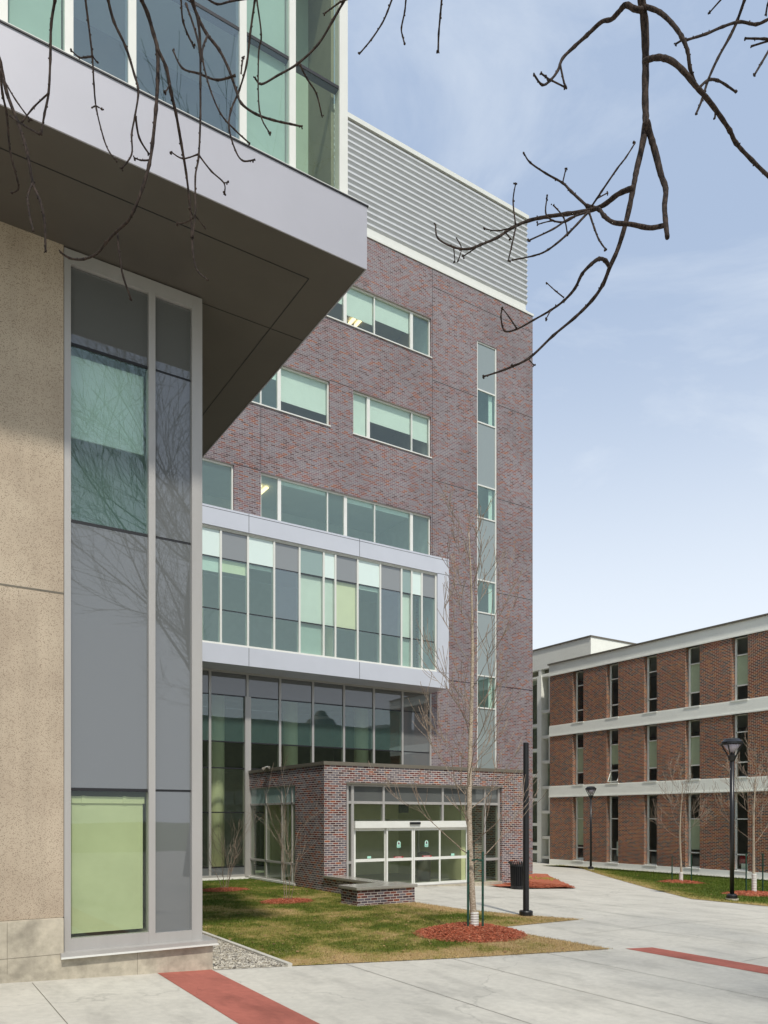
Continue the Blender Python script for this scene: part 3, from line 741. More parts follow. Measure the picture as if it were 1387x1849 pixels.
# overhang
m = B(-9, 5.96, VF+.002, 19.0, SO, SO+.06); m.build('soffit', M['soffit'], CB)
m = MB(); m.box(-9, 5.35, 10.41, 10.425, SO-.004, SO); m.box(5.343, 5.357, 10.425, 19.0, SO-.004, SO); m.box(4.14, 5.343, 11.82, 11.832, SO-.004, SO); m.box(5.357, 5.95, 11.82, 11.832, SO-.004, SO)
m.build('soffit_joint', M['dark'], CB)
m = B(-9, 5.98, VF-.02, VF+.0, SO-.01, FT); m.box(5.962, 5.98, VF+.0, 19.0, SO-.01, FT); m.build('fascia', M['fascia'], CB)
m = B(-9, 6.0, VF-.035, VF+.3, FT+.001, FT+.02); m.box(5.7, 6.0, VF+.3, 19, FT+.001, FT+.02); m.build('drip_edge', M['dark'], CB)
m = B(-9, 5.9, VF+.03, VF+.3, FT+.021, FT+.09); m.box(5.6, 5.9, VF+.3, 19, FT+.021, FT+.09); m.build('coping', M['white_metal'], CB)
m = B(1.03, 1.04, VF-.022, VF-.019, SO, FT); m.build('fascia_joint', M['dark'], CB)
# upper glazing
us = [-6.0, -4.4, -2.8, X(5, VG)-1.3, X(5, VG), X(124, VG), X(238, VG), X(438, VG), X(527, VG), 5.72]
gz = [FT+.08, H+10.9, H+13.2, 17.5]
cells = [['glass']*3]*3 + [['mid', 'glass', 'glass'], ['mid', 'mid', 'glass'], ['glass_dark']*3, ['glass_dark']*3, [('glass', 1, 'blind'), ('glass', 1, 'blind'), 'glass'], ['glass_clear', 'glass_clear', 'glass']]
cells[3] = ['glass', 'glass', 'glass']; cells[4] = [('glass', 1, 'blind_teal'), ('glass', 1, 'blind_teal'), 'glass']; cells[7] = [('glass', 1, 'blind_teal'), ('glass', 1, 'blind_teal'), 'glass']
glazing(CB, 'y', VG, us, gz, cells, .10, .045, M['white_metal'], M['dark'], endw=.14, hd=.006)
ys = [VG+.07, 11.3, 12.9, 14.5, 16.1, 17.7, 19.0]
m = MB()
for y in ys[1:]: m.box(5.66, 5.80, y-.05, y+.05, gz[0], gz[-1])
m.build('mullion_frame', M['white_metal'], CB)
m = B(5.72, 5.74, VG+.07, 19.0, gz[0], gz[-1])
MB().quad((5.73, VG+.07, gz[0]), (5.73, 19, gz[0]), (5.73, 19, gz[-1]), (5.73, VG+.07, gz[-1])).build('window_pane', M['glass'], CB)
B(5.1, 5.66, VG+.9, VG+.94, gz[0], 17).build('blind', M['blind_teal'], CB)
for z0, z1 in ((FT+.1, H+13.0), (H+13.3, 17.4)):
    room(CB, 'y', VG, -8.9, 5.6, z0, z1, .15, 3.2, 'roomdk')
B(-9.1, 5.9, VF+.05, 19.1, 17.5, 17.9).build('roof', M['fascia'], CB)
B(-9, 5.6, 18.9, 19.0, FT, 17.5).build('rear_wall', M['fascia'], CB)

# ------------------------------------------------------------------ main academic building
V1 = 28.0
AB = thing('academic_building', 'tall grey and red brick academic building with louvered penthouse and glazed projecting bay', 'building', (16, 28, 0))
UR = X(962, V1); ZT = H+24.76
u = lambda px: X(px, V1)
winA = (10.3, u(778.6), H+20.72, H+22.48)
winB1 = (7.8, u(595.5), H+16.20, H+18.05)
winB2 = (u(638), u(778.6), H+16.20, H+18.05)
winC1 = (6.6, u(422.6), H+11.75, H+13.55)
winC2 = (u(471), u(778.6), H+11.6, H+13.55)
slot = (u(861.7), u(897.3), H+1.9, H+22.4)
lobby = (3.0, u(778), -.05, H+5.62)
m = MB(); facade(m, 'y', V1, 2.0, UR, -1.0, ZT, [winA, winB1, winB2, winC1, winC2, slot, lobby, (5.1, X(790.5, 26.7)-.1, H+6.3, H+10.4)], .22)
m.quad((UR, V1, -1), (UR, 58, -1), (UR, 58, ZT), (UR, V1, ZT))
m.build('brick_wall', M['brick'], AB)
B(2, UR-.02, V1+.3, 58, ZT-.3, ZT-.02).build('roof', M['roof'], AB)
jm = MB(); 
def hj(u0, u1, z): jm.box(u0, u1, V1-.003, V1+.004, z-.014, z+.014)
uj = u(781)
jm.box(uj-.008, uj+.008, V1-.003, V1+.004, H+11.3, ZT)
jm.box(u(471)-.008, u(471)+.008, V1-.003, V1+.004, H+13.6, H+16.1)
for z in (23.95, 19.73, 15.23, 10.72, 6.25):
    if z > 23: hj(uj, UR, H+z)
    else: hj(uj, slot[0], H+z); hj(slot[1], UR, H+z)
hj(winB1[1], winB2[0], H+18.1); hj(winC1[1], winC2[0], H+13.6); hj(2, 10.3, H+22.5)
jm.build('movement_joint', M['dark'], AB)
fm = .045; dm = .145
def dbl(px): return (u(px), dm)
def sg(px): return (u(px), fm)
window(AB, 'y', V1, *winA, .12, [dbl(625.5), sg(678.5), dbl(745.5)], {1: (.72, 'blind'), 2: (.55, 'blind'), 0: (.5, 'blind')})
window(AB, 'y', V1, *winB1, .12, [sg(473), dbl(506)], {2: (.74, 'blind'), 1: (.3, 'blind')})
window(AB, 'y', V1, *winB2, .12, [dbl(667.5), sg(746)], {0: (1, 'blind'), 1: (.55, 'blind'), 2: (.62, 'blind')})
window(AB, 'y', V1, *winC1, .12, [], {})
window(AB, 'y', V1, *winC2, .12, [dbl(506.5), sg(593.7), dbl(626), sg(679), dbl(745.5)], {1: (.08, 'blind'), 3: (.1, 'blind'), 4: (.1, 'blind')})
for h in (winA, winB1, winB2, winC1, winC2):
    B(h[0]-.03, h[1]+.03, V1-.05, V1+.11, h[2]-.045, h[2]-.001).build('window_sill', M['white_metal'], AB)
for z0, z1 in ((H+11.3, H+14.1), (H+15.9, H+18.5), (H+20.4, H+23.0)):
    room(AB, 'y', V1, 2.2, u(778.6)+.05, z0, z1, .25, 4.5, 'room')
lm = MB()
def lamp_strip(px0, px1, zc, dv, L=1.3):
    x0 = u(px0); lm.box(x0, x0+.14, V1+dv, V1+dv+L, zc-.05, zc); lm.box(x0+.3, x0+.44, V1+dv, V1+dv+L, zc-.05, zc)
lamp_strip(690, 0, H+22.95, 1.6); lamp_strip(474, 0, H+18.45, 1.5); lamp_strip(508, 0, H+14.05, 2.2)
lm.build('ceiling_light', M['lit'], AB)
# slot window strip
zz = [slot[2], H+5.15, H+6.67, H+9.66, H+11.18, H+14.13, H+15.65, H+18.62, H+20.15, slot[3]]
f = MB(); a0, a1 = slot[0], slot[1]
f.box(a0+.003, a0+.06, V1+.03, V1+.14, zz[0], zz[-1]-.003); f.box(a1-.07, a1-.003, V1+.03, V1+.14, zz[0], zz[-1]-.003)
for z in zz[1:-1]: f.box(a0+.06, a1-.07, V1+.035, V1+.13, z-.03, z+.03)
f.box(a0+.06, a1-.07, V1+.035, V1+.13, zz[-1]-.06, zz[-1]-.003)
fr = f.build('strip_window_frame', M['white_metal'], AB)
for j in range(len(zz)-1):
    if j % 2 == 0: B(a0+.05, a1-.06, V1+.07, V1+.1, zz[j], zz[j+1]).build('spandrel_panel', M['strip'], fr)
    else:
        MB().quad((a0+.05, V1+.07, zz[j]), (a1-.06, V1+.07, zz[j]), (a1-.06, V1+.07, zz[j+1]), (a0+.05, V1+.07, zz[j+1])).build('window_pane', M['glass'], fr)
        B(a1-.35, a1-.12, V1+.2, V1+.22, zz[j], zz[j+1]).build('curtain', M['blind'], fr)
room(AB, 'y', V1, a0-.3, a1+.3, H+4.5, H+22, .35, 2.0, 'room')
# louver screen
UL = u(955)-.06; LB = ZT+.001; LT = H+29.62
m = MB(); n = 16; y0 = V1+.02
for i in range(n):
    z = LB+.42+i*(LT-.30-LB-.42)/n; p = (LT-.30-LB-.42)/n
    # blade slopes out and down, with a small upturned lip
    z += p-.09
    prof = [(y0, z+.085), (y0, z), (y0+.012, z-.004), (y0+.175, z-p+.092), (y0+.175, z-p+.12), (y0+.20, z+.085)]
    m.prism([(2.0, yy, zz_) for yy, zz_ in prof], (UL-2.0, 0, 0))
lo = m.build('louver_screen', M['louver'], AB)
m = B(2, UL+.05, V1-.03, V1+.3, LT-.20, LT); m.build('louver_cap', M['white_metal'], AB)
m = B(2, UL-.1, V1+.05, V1+.3, LB+.2, LB+.45); m.box(2, UR+.04, V1-.04, V1+.35, LB, LB+.10); m.box(2, UL, V1+.05, V1+.3, LB+.10, LB+.2); m.build('louver_base', M['white_metal'], AB)
B(2, UL-.12, V1+.27, V1+.33, LB, LT-.2).build('louver_backing', M['roof'], AB)
B(UL-.18, UL-.12, V1+.33, 50, LB, LT-.1).build('louver_side', M['louver'], AB)
# projecting bay
VB = 26.7; ub = lambda px: X(px, VB)
zb0, zb1, zt0, zt1 = H+5.59, H+6.27, H+10.54, H+11.25
b1 = ub(810.7); bi = ub(790.5); bl = 5.0
m = B(bl, b1, VB, V1, zt0, zt1); m.box(bl, b1, VB, V1, zb0, zb1); m.box(bi, b1, VB+.002, V1, zb1, zt0)
m.build('bay_surround', M['bayframe'], AB)
m = MB()
for px in (449.6, 649.4):
    m.box(ub(px)-.008, ub(px)+.008, VB-.003, VB, zt0, zt1-.0); m.box(ub(px)-.008, ub(px)+.008, VB-.003, VB, zb0, zb1)
m.box(bl, b1, VB-.003, VB, zt1-.09, zt1-.075); m.box(bi, b1, VB-.003, VB, zt0-.008, zt0+.008); m.box(bi, b1, VB-.003, VB, zb1-.008, zb1+.008)
m.build('panel_joint', M['dark'], AB)
VBG = VB+.13; ug = lambda px: X(px, VBG)
us = [bl, 6.6, 7.3, 8.06]
us = [5.0, 6.2, 7.3, ug(343)] + [ug(p) for p in (398.2, 447.2, 494.5, 540.3, 583.8, 605, 645.2, 686, 724.3, 742.6, 761)] + [bi-.04]
gz = [zb1+.05, H+7.57, H+9.46, zt0-.05]
G, GD = 'glass', 'glass_dark'
cols = [[G, G, 'white']]*3 + [
    [(G, .0, 'blind'), (G, .25, 'blind'), 'white'], [G, (G, .22, 'blind_cream'), 'baygrey'], [G, (G, .05, 'blind'), 'white'], [G, GD, 'baygrey'],
    ['mid', (G, 1, 'blind'), 'mid'], [G, (G, 1, 'blind'), 'white'], [G, ('glass_clear', 1, 'blind_cream'), 'baygrey'], [G, (G, .06, 'blind'), 'white'],
    [G, GD, 'baygrey'], ['mid', (G, 1, 'blind'), 'mid'], [G, G, 'white'], [G, G, 'baygrey']]
cols[7][0] = (G, 1, 'blind_teal')
cols[12][0] = (G, 1, 'blind_teal')
fr = glazing(AB, 'y', VBG, us, gz, cols[:len(us)-1], .075, .035, M['white_metal'], M['dark'], hd=.004, proud=.05)
B(bl, bi, VB+.06, VB+.2, zb1, zb1+.05).build('bay_sill', M['white_metal'], AB); B(bl, bi, VB+.06, VB+.2, zt0-.05, zt0-.001).build('bay_head', M['white_metal'], AB)
room(AB, 'y', VBG, bl, bi-.0, zb1, zt0-.1, .35, 5.0, 'room')
m = MB()
for cx in (9.6, 15.2, 19.0): m.lathe([(.28, zb1), (.28, zt0-.1)], cx, VB+1.2, 20)
m.build('bay_column', M['column'], AB, smooth=True)
# lobby curtain wall below the bay
us = [3.0, 4.6, 6.2, u(379), u(446.6), u(505.5), u(565), u(621), u(675), u(726.6), u(777)]
gz = [.13, H-1.92, H+.17, H+1.87, H+2.88, H+4.66, H+5.56]
W_ = 'glass_wavy'
c_left = ['grey', 'glass_clear', 'glass_clear', W_, W_, 'greydk']
c_left[4] = 'glass'
cols = [c_left]*4 + [[W_, W_, W_, W_, 'glass', 'greydk']]*5 + [['grey', 'grey', 'grey', 'grey', 'grey', 'greydk']]
glazing(AB, 'y', V1+.02, us, gz, cols, .09, .045, M['silver'], M['dark'], hd=.006, proud=.05)
B(3, 11.9, V1-.06, V1+.2, .0, .085).build('lobby_sill', M['white_metal'], AB)
B(3, 11.9, V1-.03, V1+.25, -.3, -.002).build('foundation', M['plinth'], AB)
bx(MB(), 'y', V1, u(446.6)-.12, u(446.6)+.12, .09, H+4.66, -.09, .16).build('corner_post', M['silver'], AB)
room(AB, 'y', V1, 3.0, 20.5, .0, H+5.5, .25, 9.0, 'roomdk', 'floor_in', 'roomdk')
m = MB()
for cx, cy in ((11.15, 29.9), (14.6, 30.2), (18.2, 30.2)): m.lathe([(.33, 0), (.33, H+5.45)], cx, cy, 28)
m.build('lobby_column', M['column'], AB, smooth=True)
m = B(7, 10.4, 35.5, 35.6, H+.6, H+1.6); m.box(7, 10.4, 34.6, 34.7, H-.4, H-.1); m.build('lobby_balcony', M['room'], AB)
m = B(8.0, 8.1, 34, 34.1, 0, 2.3); m.box(9.4, 9.5, 34, 34.1, 0, 2.3); m.box(8.1, 9.4, 34, 34.1, 2.2, 2.3); m.box(8.7, 8.78, 34, 34.1, 0, 2.2); m.build('lobby_door_frame', M['silver'], AB)

# ------------------------------------------------------------------ entrance pavilion
EP = thing('entrance_pavilion', 'one storey brick entrance pavilion with automatic glass sliding doors', 'entrance', (16, 21.8, 0))
VC = 21.8; uc = lambda px: X(px, VC); UA, UB = 11.75, uc(943.7); ZC = H+1.79
op = (uc(625.5), uc(906.5), -.2, H+1.08)
m = MB(); facade(m, 'y', VC, UA, UB, -.7, ZC-.11, [op], .35)
sd = (23.9, 27.93, .02, H+1.10)
facade(m, 'x', UA, VC, V1-.005, -.15, ZC-.11, [sd], .25)
m.quad((UB, VC, -.7), (UB, V1, -.7), (UB, V1, ZC-.11), (UB, VC, ZC-.11))
m.build('brick_wall', M['brick2'], EP)
B(UA-.02, UB+.02, VC-.012, V1-.02, -.5, -.10).build('foundation', M['plinth'], EP)
B(UA+.1, UB-.1, VC+.1, V1-.1, ZC-.25, ZC-.12).build('roof', M['roof'], EP)
m = B(UA-.04, UB+.04, VC-.04, VC+.36, ZC-.11, ZC); m.box(UA-.04, UA+.3, VC+.36, V1-.01, ZC-.11, ZC); m.box(UB-.3, UB+.04, VC+.36, V1-.01, ZC-.11, ZC)
m.build('coping', M['cap'], EP)
B(op[0], op[1], VC-.01, VC+.12, op[3]-.001, op[3]+.055).build('lintel', M['cap'], EP)
# front glazing set back in the opening
VD = VC+.16; ud = lambda px: X(px, VD); zd = lambda px, py: ZV(px, py, VD)
t1 = zd(635, 1449)-.0; t2 = zd(635, 1484.5)
us = [ud(626.5), ud(635.5), ud(691.8), ud(798.5), ud(847), ud(874.5), op[1]-.03]
m = MB()
for a in (us[0], us[5]): m.box(a-.035, a+.035, VD-.05, VD+.1, g(a)-.02, op[3])
m.box(us[1]-.05, us[1]+.05, VD-.05, VD+.1, 0-.02, op[3]); m.box(us[4]-.05, us[4]+.05, VD-.05, VD+.1, -.15, op[3])
m.box(us[6]-.06, op[1]-.003, VD-.05, VD+.1, -.2, op[3])
for a in (us[2], us[3]): m.box(a-.04, a+.04, VD-.045, VD+.09, t2, op[3])
m.box(us[0], us[6], VD-.042, VD+.085, t1-.045, t1+.045); m.box(us[0], us[6], VD-.042, VD+.085, op[3]-.06, op[3]-.002)
m.box(us[5], us[6], VD-.042, VD+.085, H-1.62, H-1.53); m.box(us[4], us[6], VD-.042, VD+.085, -.17, -.07); m.box(op[0], us[1], VD-.042, VD+.085, H-1.55, H-1.47)
fr = m.build('storefront_frame', M['silver'], EP)
for i in range(6):
    a, b = us[i], us[i+1]
    B(a, b, VD, VD+.02, t1, op[3]-.03).build('spandrel_panel', M['greydk'], fr)
    lo_ = t2+.04 if 1 <= i <= 3 else -.15
    MB().quad((a, VD+.01, lo_), (b, VD+.01, lo_), (b, VD+.01, t1), (a, VD+.01, t1)).build('window_pane', M['glass_clear'], fr)
# sliding doors
B(us[1]+.05, us[4]-.05, VD-.14, VD+.1, t2-.20, t2+.03).build('door_header', M['white_metal'], EP)
m = B(ud(745)-.22, ud(745)+.22, VD-.20, VD-.141, t2-.09, t2-.005)
m.build('motion_sensor', M['black'], EP, bevel=.015)
zdb, zdt, zr = .0, t2-.20, H-1.46
leaf = [(ud(637.5), ud(697), 0.02), (ud(696), ud(744.3), -.05), (ud(744.8), ud(793.5), -.05), (ud(793), ud(846), .02)]
for i, (a, b, dd) in enumerate(leaf):
    m = MB(); s0 = .06 if i != 0 else .1; s1 = .06 if i != 3 else .1; gz_ = g(b)
    m.box(a, a+s0, VD+dd-.02, VD+dd+.03, zdb-.1, zdt); m.box(b-s1, b, VD+dd-.02, VD+dd+.03, zdb-.1, zdt)
    m.box(a+s0, b-s1, VD+dd-.018, VD+dd+.028, zdt-.10, zdt); m.box(a+s0, b-s1, VD+dd-.018, VD+dd+.028, zr-.05, zr+.05); m.box(a+s0, b-s1, VD+dd-.018, VD+dd+.028, zdb-.12, zdb+.10)
    dr = m.build('sliding_door', M['white_metal'], EP)
    MB().quad((a+.03, VD+dd, zdb), (b-.03, VD+dd, zdb), (b-.03, VD+dd, zdt-.05), (a+.03, VD+dd, zdt-.05)).build('door_pane', M['glass_clear'], dr)
    mid = (a+b)/2
    if i in (1, 2):
        cx = ud(718.5) if i == 1 else ud(768.5); y = VD+dd-.008; zc = zr+.50
        P = [(cx-.075, y, zc-.10), (cx+.075, y, zc-.10), (cx+.075, y, zc+.06)] + [(cx+.075*math.cos(k*math.pi/10), y, zc+.06+.075*math.sin(k*math.pi/10)) for k in range(1, 10)] + [(cx-.075, y, zc+.06)]
        st = MB().poly(P).build('sticker', M['teal'], dr)
        P = [(cx+.052*math.cos(k*math.pi/8), y-.003, zc+.055+.052*math.sin(k*math.pi/8)) for k in range(16)]
        MB().poly(P).build('sticker_ring', M['paint_w'], dr)
        P = [(cx+.036*math.cos(t), y-.006, zc+.045+.036*math.sin(t)) for t in [math.pi*(.85+1.3*k/10) for k in range(11)]] + [(cx, y-.006, zc+.115)]
        MB().poly(P).build('sticker_drop', M['ink'], dr)
        tm = MB()
        for q_ in range(2): tm.box(cx-.055, cx+.055, y-.004, y-.003, zc-.045-q_*.035, zc-.03-q_*.035)
        tm.build('sticker_lines', M['mid'], dr)
        cr_ = ud(718) if i == 1 else ud(769.5)
        B(cr_-.20, cr_+.20, y-.002, y, zr+.055, zr+.10).build('warning_strip', M['red'], dr)
        tm = MB(); k = 0; rs = random.Random(3); xx = cr_-.15
        while xx < cr_+.14:
            ww = rs.choice((.012, .018, .022)); tm.box(xx, xx+ww, y-.004, y-.003, zr+.068, zr+.088); xx += ww+rs.choice((.006, .006, .016))
        tm.build('warning_text', M['paint_w'], dr)
    else:
        cx = ud(667) if i == 0 else ud(818); B(cx-.075, cx+.075, VD+dd-.01, VD+dd-.008, zr+.06, zr+.14).build('sticker', M['teal'], dr)
B(op[0], op[1], VC-.02, VC+.35, -.3, -.005).build('threshold', M['plinth'], EP)
B(us[1], us[4], VC+.0, VC+.34, -.004, .02).build('door_sill', M['silver'], EP)
# side glazing (faces the lawn)
us2 = [23.93, at_planeX(506.8, 1475, UA)[0], at_planeX(478.5, 1475, UA)[0], 27.9]
us2 = [23.95, 24.25, us2[1], us2[2], 27.9]
gz = [.12, H-1.64, H+.47, H+1.08]
glazing(EP, 'x', UA+.06, us2, gz, [['glass_clear', 'glass_clear', 'mid']]*4, .06, .07, M['silver'], M['silver'], hd=.03)
B(UA-.03, UA+.2, 23.9, 27.95, .03, .10).build('side_sill', M['white_metal'], EP)
# inside
m = B(UA+.4, UB-.4, 27.3, 27.4, 0, ZC-.3); m.build('inner_wall', M['column'], EP)
B(13.0, 13.15, 23.9, 27.3, 0, ZC-.3).build('inner_wall', M['greenwall'], EP)
B(UA+.4, UB-.05, VC+.3, 27.3, ZC-.40, ZC-.3).build('ceiling', M['room'], EP); B(UA+.3, UB-.05, VC+.355, 27.3, -.06, .0).build('floor_slab', M['floor_in'], EP)
B(18.3, 18.5, VC+1.2, 27.3, 0, ZC-.3).build('inner_wall', M['column'], EP)
B(18.9, 19.25, VC+1.1, VC+1.7, -.1, ZC-.3).build('inner_pier', M['brick2'], EP)
m = B(14.7, 14.78, 25, 25.08, 0, 2.3); m.box(16.2, 16.28, 25, 25.08, 0, 2.3); m.box(17.7, 17.78, 25, 25.08, 0, 2.3); m.box(14.78, 17.7, 25, 25.08, 2.2, 2.3); m.build('inner_door_frame', M['silver'], EP)
B(16.3, 16.7, 24.2, 24.3, 2.55, 2.95).build('wall_screen', M['black'], EP)
# flood lamp on the side coping
m = MB(); yy = at_planeX(487, 1475, UA)[0]
m.box(UA-.14, UA-.04, yy-.10, yy+.10, ZC-.02, ZC+.06); m.build('flood_lamp', M['white_metal'], EP, bevel=.02)
m = MB().tube([(UA-.09, yy-.18, ZC+.02), (UA-.20, yy-.24, ZC-.06)], [.05, .085], 10); m.tube([(UA-.09, yy+.1, ZC+.02), (UA-.2, yy+.16, ZC-.06)], [.05, .085], 10); m.build('lamp_head', M['cap'], EP)
# waste bin in the vestibule
WB = thing('waste_bin', 'dark waste bin standing inside the glass entrance doors', 'bin', (17.0, 23.6, 0))
MB().lathe([(.25, .0), (.25, .06), (.27, .08), (.27, .92), (.24, .95), (.24, 1.0)], 16.9, 23.5, 20).build('bin_body', M['soffit'], WB, smooth=False)
MB().lathe([(.25, 1.001), (.22, 1.06), (.1, 1.1)], 16.9, 23.5, 20).build('bin_lid', M['black'], WB)

# seat wall
SW = thing('seat_wall', 'low L-shaped brick seat wall with stone cap left of the doors', 'bench', (11.4, 18, 0))
m = B(10.5, 12.36, 17.62, 18.5, -.2, .44); m.box(11.74, 12.14, 18.5, VC-.004, -.2, .44); m.build('brick_base', M['brick2'], SW)
m = B(10.44, 12.42, 17.56, 18.56, .441, .52); m.box(11.69, 12.2, 18.56, VC-.014, .441, .52); m.build('stone_cap', M['stonecap'], SW, bevel=.008)
B(10.48, 12.38, 17.6, 18.52, -.2, .03).build('footing', M['plinth'], SW)

# ------------------------------------------------------------------ right: brick hall
UH = 38.0
BH = thing('brick_hall', 'long three storey brown brick hall with pale concrete bands at the right', 'building', (38, 25, -.8))
vh = lambda px: at_planeX(px, 1475, UH)[0]
ve = vh(993); HZ = {k: H+v for k, v in dict(roof=10.36, b1=9.60, w3=6.21, b2=5.48, w2=2.10, b3=1.33, base=-2.88).items()}
wins = []; edges = [35.06-2.85*i for i in range(0, 13)]
for i, v in enumerate(edges):
    for r_, (z0, z1) in enumerate(((HZ['base']+.02, HZ['b3']), (HZ['w2']+.01, HZ['b2']), (HZ['w3']+.01, HZ['b1']))):
        wins.append((v, v+.92, z0, z1, i, r_))
m = MB()
vend = -2.0
for z0, z1, r_ in ((HZ['base'], HZ['b3'], 0), (HZ['w2'], HZ['b2'], 1), (HZ['w3'], HZ['b1'], 2)):
    hs = [(w_[0], w_[1], z0+.001, z1-.001) for w_ in wins if w_[5] == r_]
    facade(m, 'x', UH, vend, ve, z0, z1, hs, .42)
    m.quad((UH, ve, z0), (UH+8, ve, z0), (UH+8, ve, z1), (UH, ve, z1))
m.build('brick_wall', M['brick_hall'], BH)
for z0, z1 in ((HZ['b1'], HZ['roof']), (HZ['b2'], HZ['w3']), (HZ['b3'], HZ['w2'])):
    m = MB(); top = z1
    m.box(UH-.03, UH+8, vend, ve+.05, z0+.08, z1-.05 if z1 < HZ['roof'] else z1); m.box(UH-.06, UH+8, vend, ve+.08, z0-.001, z0+.08)
    if z1 < HZ['roof']: m.box(UH-.015, UH+.4, vend, ve+.03, z1-.05, z1-.001)
    m.build('concrete_band', M['hallconc'], BH)
B(UH-.12, UH+8.1, vend, ve+.12, HZ['roof'], HZ['roof']+.09).build('roof_edge', M['cap'], BH)
B(UH-.03, UH+.6, vend, ve+.03, -1.5, HZ['base']-.002).build('plinth', M['hallconc'], BH)
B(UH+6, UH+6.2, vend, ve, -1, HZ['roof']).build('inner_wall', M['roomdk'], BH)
m = MB()
for z in (HZ['b3']+.3, HZ['b2']+.3): m.box(UH+.45, UH+6, vend, ve, z, z+.2)
m.build('floor_slab', M['room'], BH)
rs = random.Random(11)
tfr = {0: (.30, .345, .80, .84), 1: (), 2: ()}
for v0, v1, z0, z1, i, r_ in wins:
    if v0 < 13: continue
    hh = z1-z0; f = MB(); c = UH+.30; fw = .05
    f.box(c, c+.08, v0+.004, v0+.004+fw, z0, z1-.004); f.box(c, c+.08, v1-.004-fw-.05, v1-.004, z0, z1-.004)
    f.box(c, c+.08, v0+fw, v1-fw, z1-.05, z1-.004); f.box(c, c+.08, v0+fw, v1-fw, z0, z0+.06)
    ta, tb = (z0+hh*.24, z0+hh*.72) if r_ else (z0+hh*.20, z0+hh*.655)
    op_ = (i == 1 and r_ == 1)
    f.box(c, c+.08, v0+fw, v1-fw, ta-.035, ta+.035); f.box(c, c+.08, v0+fw, v1-fw, tb-.03, tb+.03)
    if r_: pass
    wn = f.build('window', M['hallconc'], BH)
    lo_ = ta if op_ else z0+.02
    MB().quad((c+.04, v0+.02, lo_), (c+.04, v0+.02, z1-.02), (c+.04, v1-.02, z1-.02), (c+.04, v1-.02, lo_)).build('pane', M['hallglass'], wn)
    if op_:
        th = R(24); hgt = ta-z0-.08; dx, dz = -math.sin(th)*hgt, -math.cos(th)*hgt
        s = MB(); top = Vector((c-.02, v0+.06, ta-.04)); w_ = v1-v0-.17
        def bar(p, q, r=.03): s.tube([p, q], r, 4)
        P = [top, top+Vector((0, w_, 0)), top+Vector((dx, w_, dz)), top+Vector((dx, 0, dz))]
        for k in range(4): bar(P[k], P[(k+1) % 4])
        s.build('open_sash', M['hallconc'], wn)
        MB().quad(*P).build('sash_pane', M['hallglass'], wn)
    bk = {(0, 1): (.72, 1), (1, 1): (.72, 1), (2, 1): (.72, 1), (3, 1): (.72, 1), (3, 2): (.72, 1), (4, 2): (.72, 1), (0, 0): (1, 1), (3, 0): (.655, 1)}.get((i, r_))
    if i > 5 and rs.random() < .5: bk = (.72, 1)
    if bk:
        zt_ = z0+hh*bk[0]-.03; zb_ = ta+.04+(.35 if (i, r_) == (1, 1) else 0) if r_ else z0+hh*.24
        B(c+.09, c+.10, v0+.06, v1-.1, zb_, zt_).build('blind', M['blindh'] if 'blindh' in M else M['blind'], wn)
    B(UH-.06, UH+.38, v0-.03, v1+.03, z0-.07, z0-.002).build('window_sill', M['hallconc'], BH)
    if (i, r_) == (4, 0):
        B(c+.25, c+.3, v0+.2, v0+.8, z0+.35, z0+.75).build('red_folder', M['red'], wn); B(c+.15, c+.2, v0+.2, v0+.65, z0+.05, z0+.35).build('paper_stack', M['blind'], wn)
    if (i, r_) == (1, 0): B(c+.25, c+.3, v0+.1, v0+.6, z0+.4, z0+1.3).build('white_poster', M['blind'], wn)

# stair tower / link with concrete frames
ST = thing('stair_tower', 'pale concrete stair tower with gridded window bays left of the brick hall', 'building', (39, 42, -.8))
UT = 38.7; v0, v1 = ve+.06, ve+14
vt = lambda px: at_planeX(px, 1475, UT)[0]
tb, tt = -1.0, H+9.95
m = MB()
vm = vt(976)
m.box(UT-.02, UT+.9, v0, v0+.28, tb, tt); m.box(UT-.08, UT+.9, vt(979), vt(971.5), tb, tt)
k = vt(971.5)+3.6
while k < v1: m.box(UT-.08, UT+.9, k, k+.45, tb, tt); k += 4
st = m.build('concrete_frame', M['hallconc'], ST)
m = MB(); 
va, vb = v0+.28, vt(979)
rows = [tb, tb+.55, H-1.45, H+.33, H+2.05, H+3.85, H+5.6, H+7.4, tt]
for j, z in enumerate(rows):
    m.box(UT+.02, UT+.9, va, vb, z-.10, z+.10); m.box(UT+.02, UT+.9, vt(971.5), v1, z+.8, z+1.0) if j < len(rows)-2 else None
for j in range(len(rows)-1):
    if j % 2 == 0: zc0, zc1 = rows[j]+.1, rows[j+1]-.1
    if j in (1, 3, 5, 7):
        md = va+(vb-va)*.38; m.box(UT+.05, UT+.6, md-.11, md+.11, rows[j]+.1, rows[j+1]-.1)
m.build('concrete_grid', M['hallconc'], ST)
B(UT+.55, UT+.57, v0+.1, v1, tb, tt).build('window_pane', M['hallglass'], ST)
B(UT+1.9, UT+2.0, v0, v1, tb, tt).build('inner_wall', M['roomdk'], ST)
vp = vt(1067); zp0, zp1 = H+9.95, at_planeX(1067, 1147, UT)[1]
B(UT, UT+9, vp, v1+4, zp0+.45, zp1-.1).build('penthouse_wall', M['hallconc'], ST)
m = MB(); k = vp+.2
while k < v1: m.box(UT+.02, UT+8, k, k+.25, zp0-.1, zp0+.45); k += 2.2
m.build('clerestory_post', M['hallconc'], ST)
B(UT+.4, UT+8, vp+.1, v1, zp0-.1, zp0+.45).build('clerestory_glass', M['roomdk'], ST)
B(UT-.06, UT+9.05, vp-.05, v1+4, zp1-.1, zp1).build('roof_edge', M['cap'], ST)
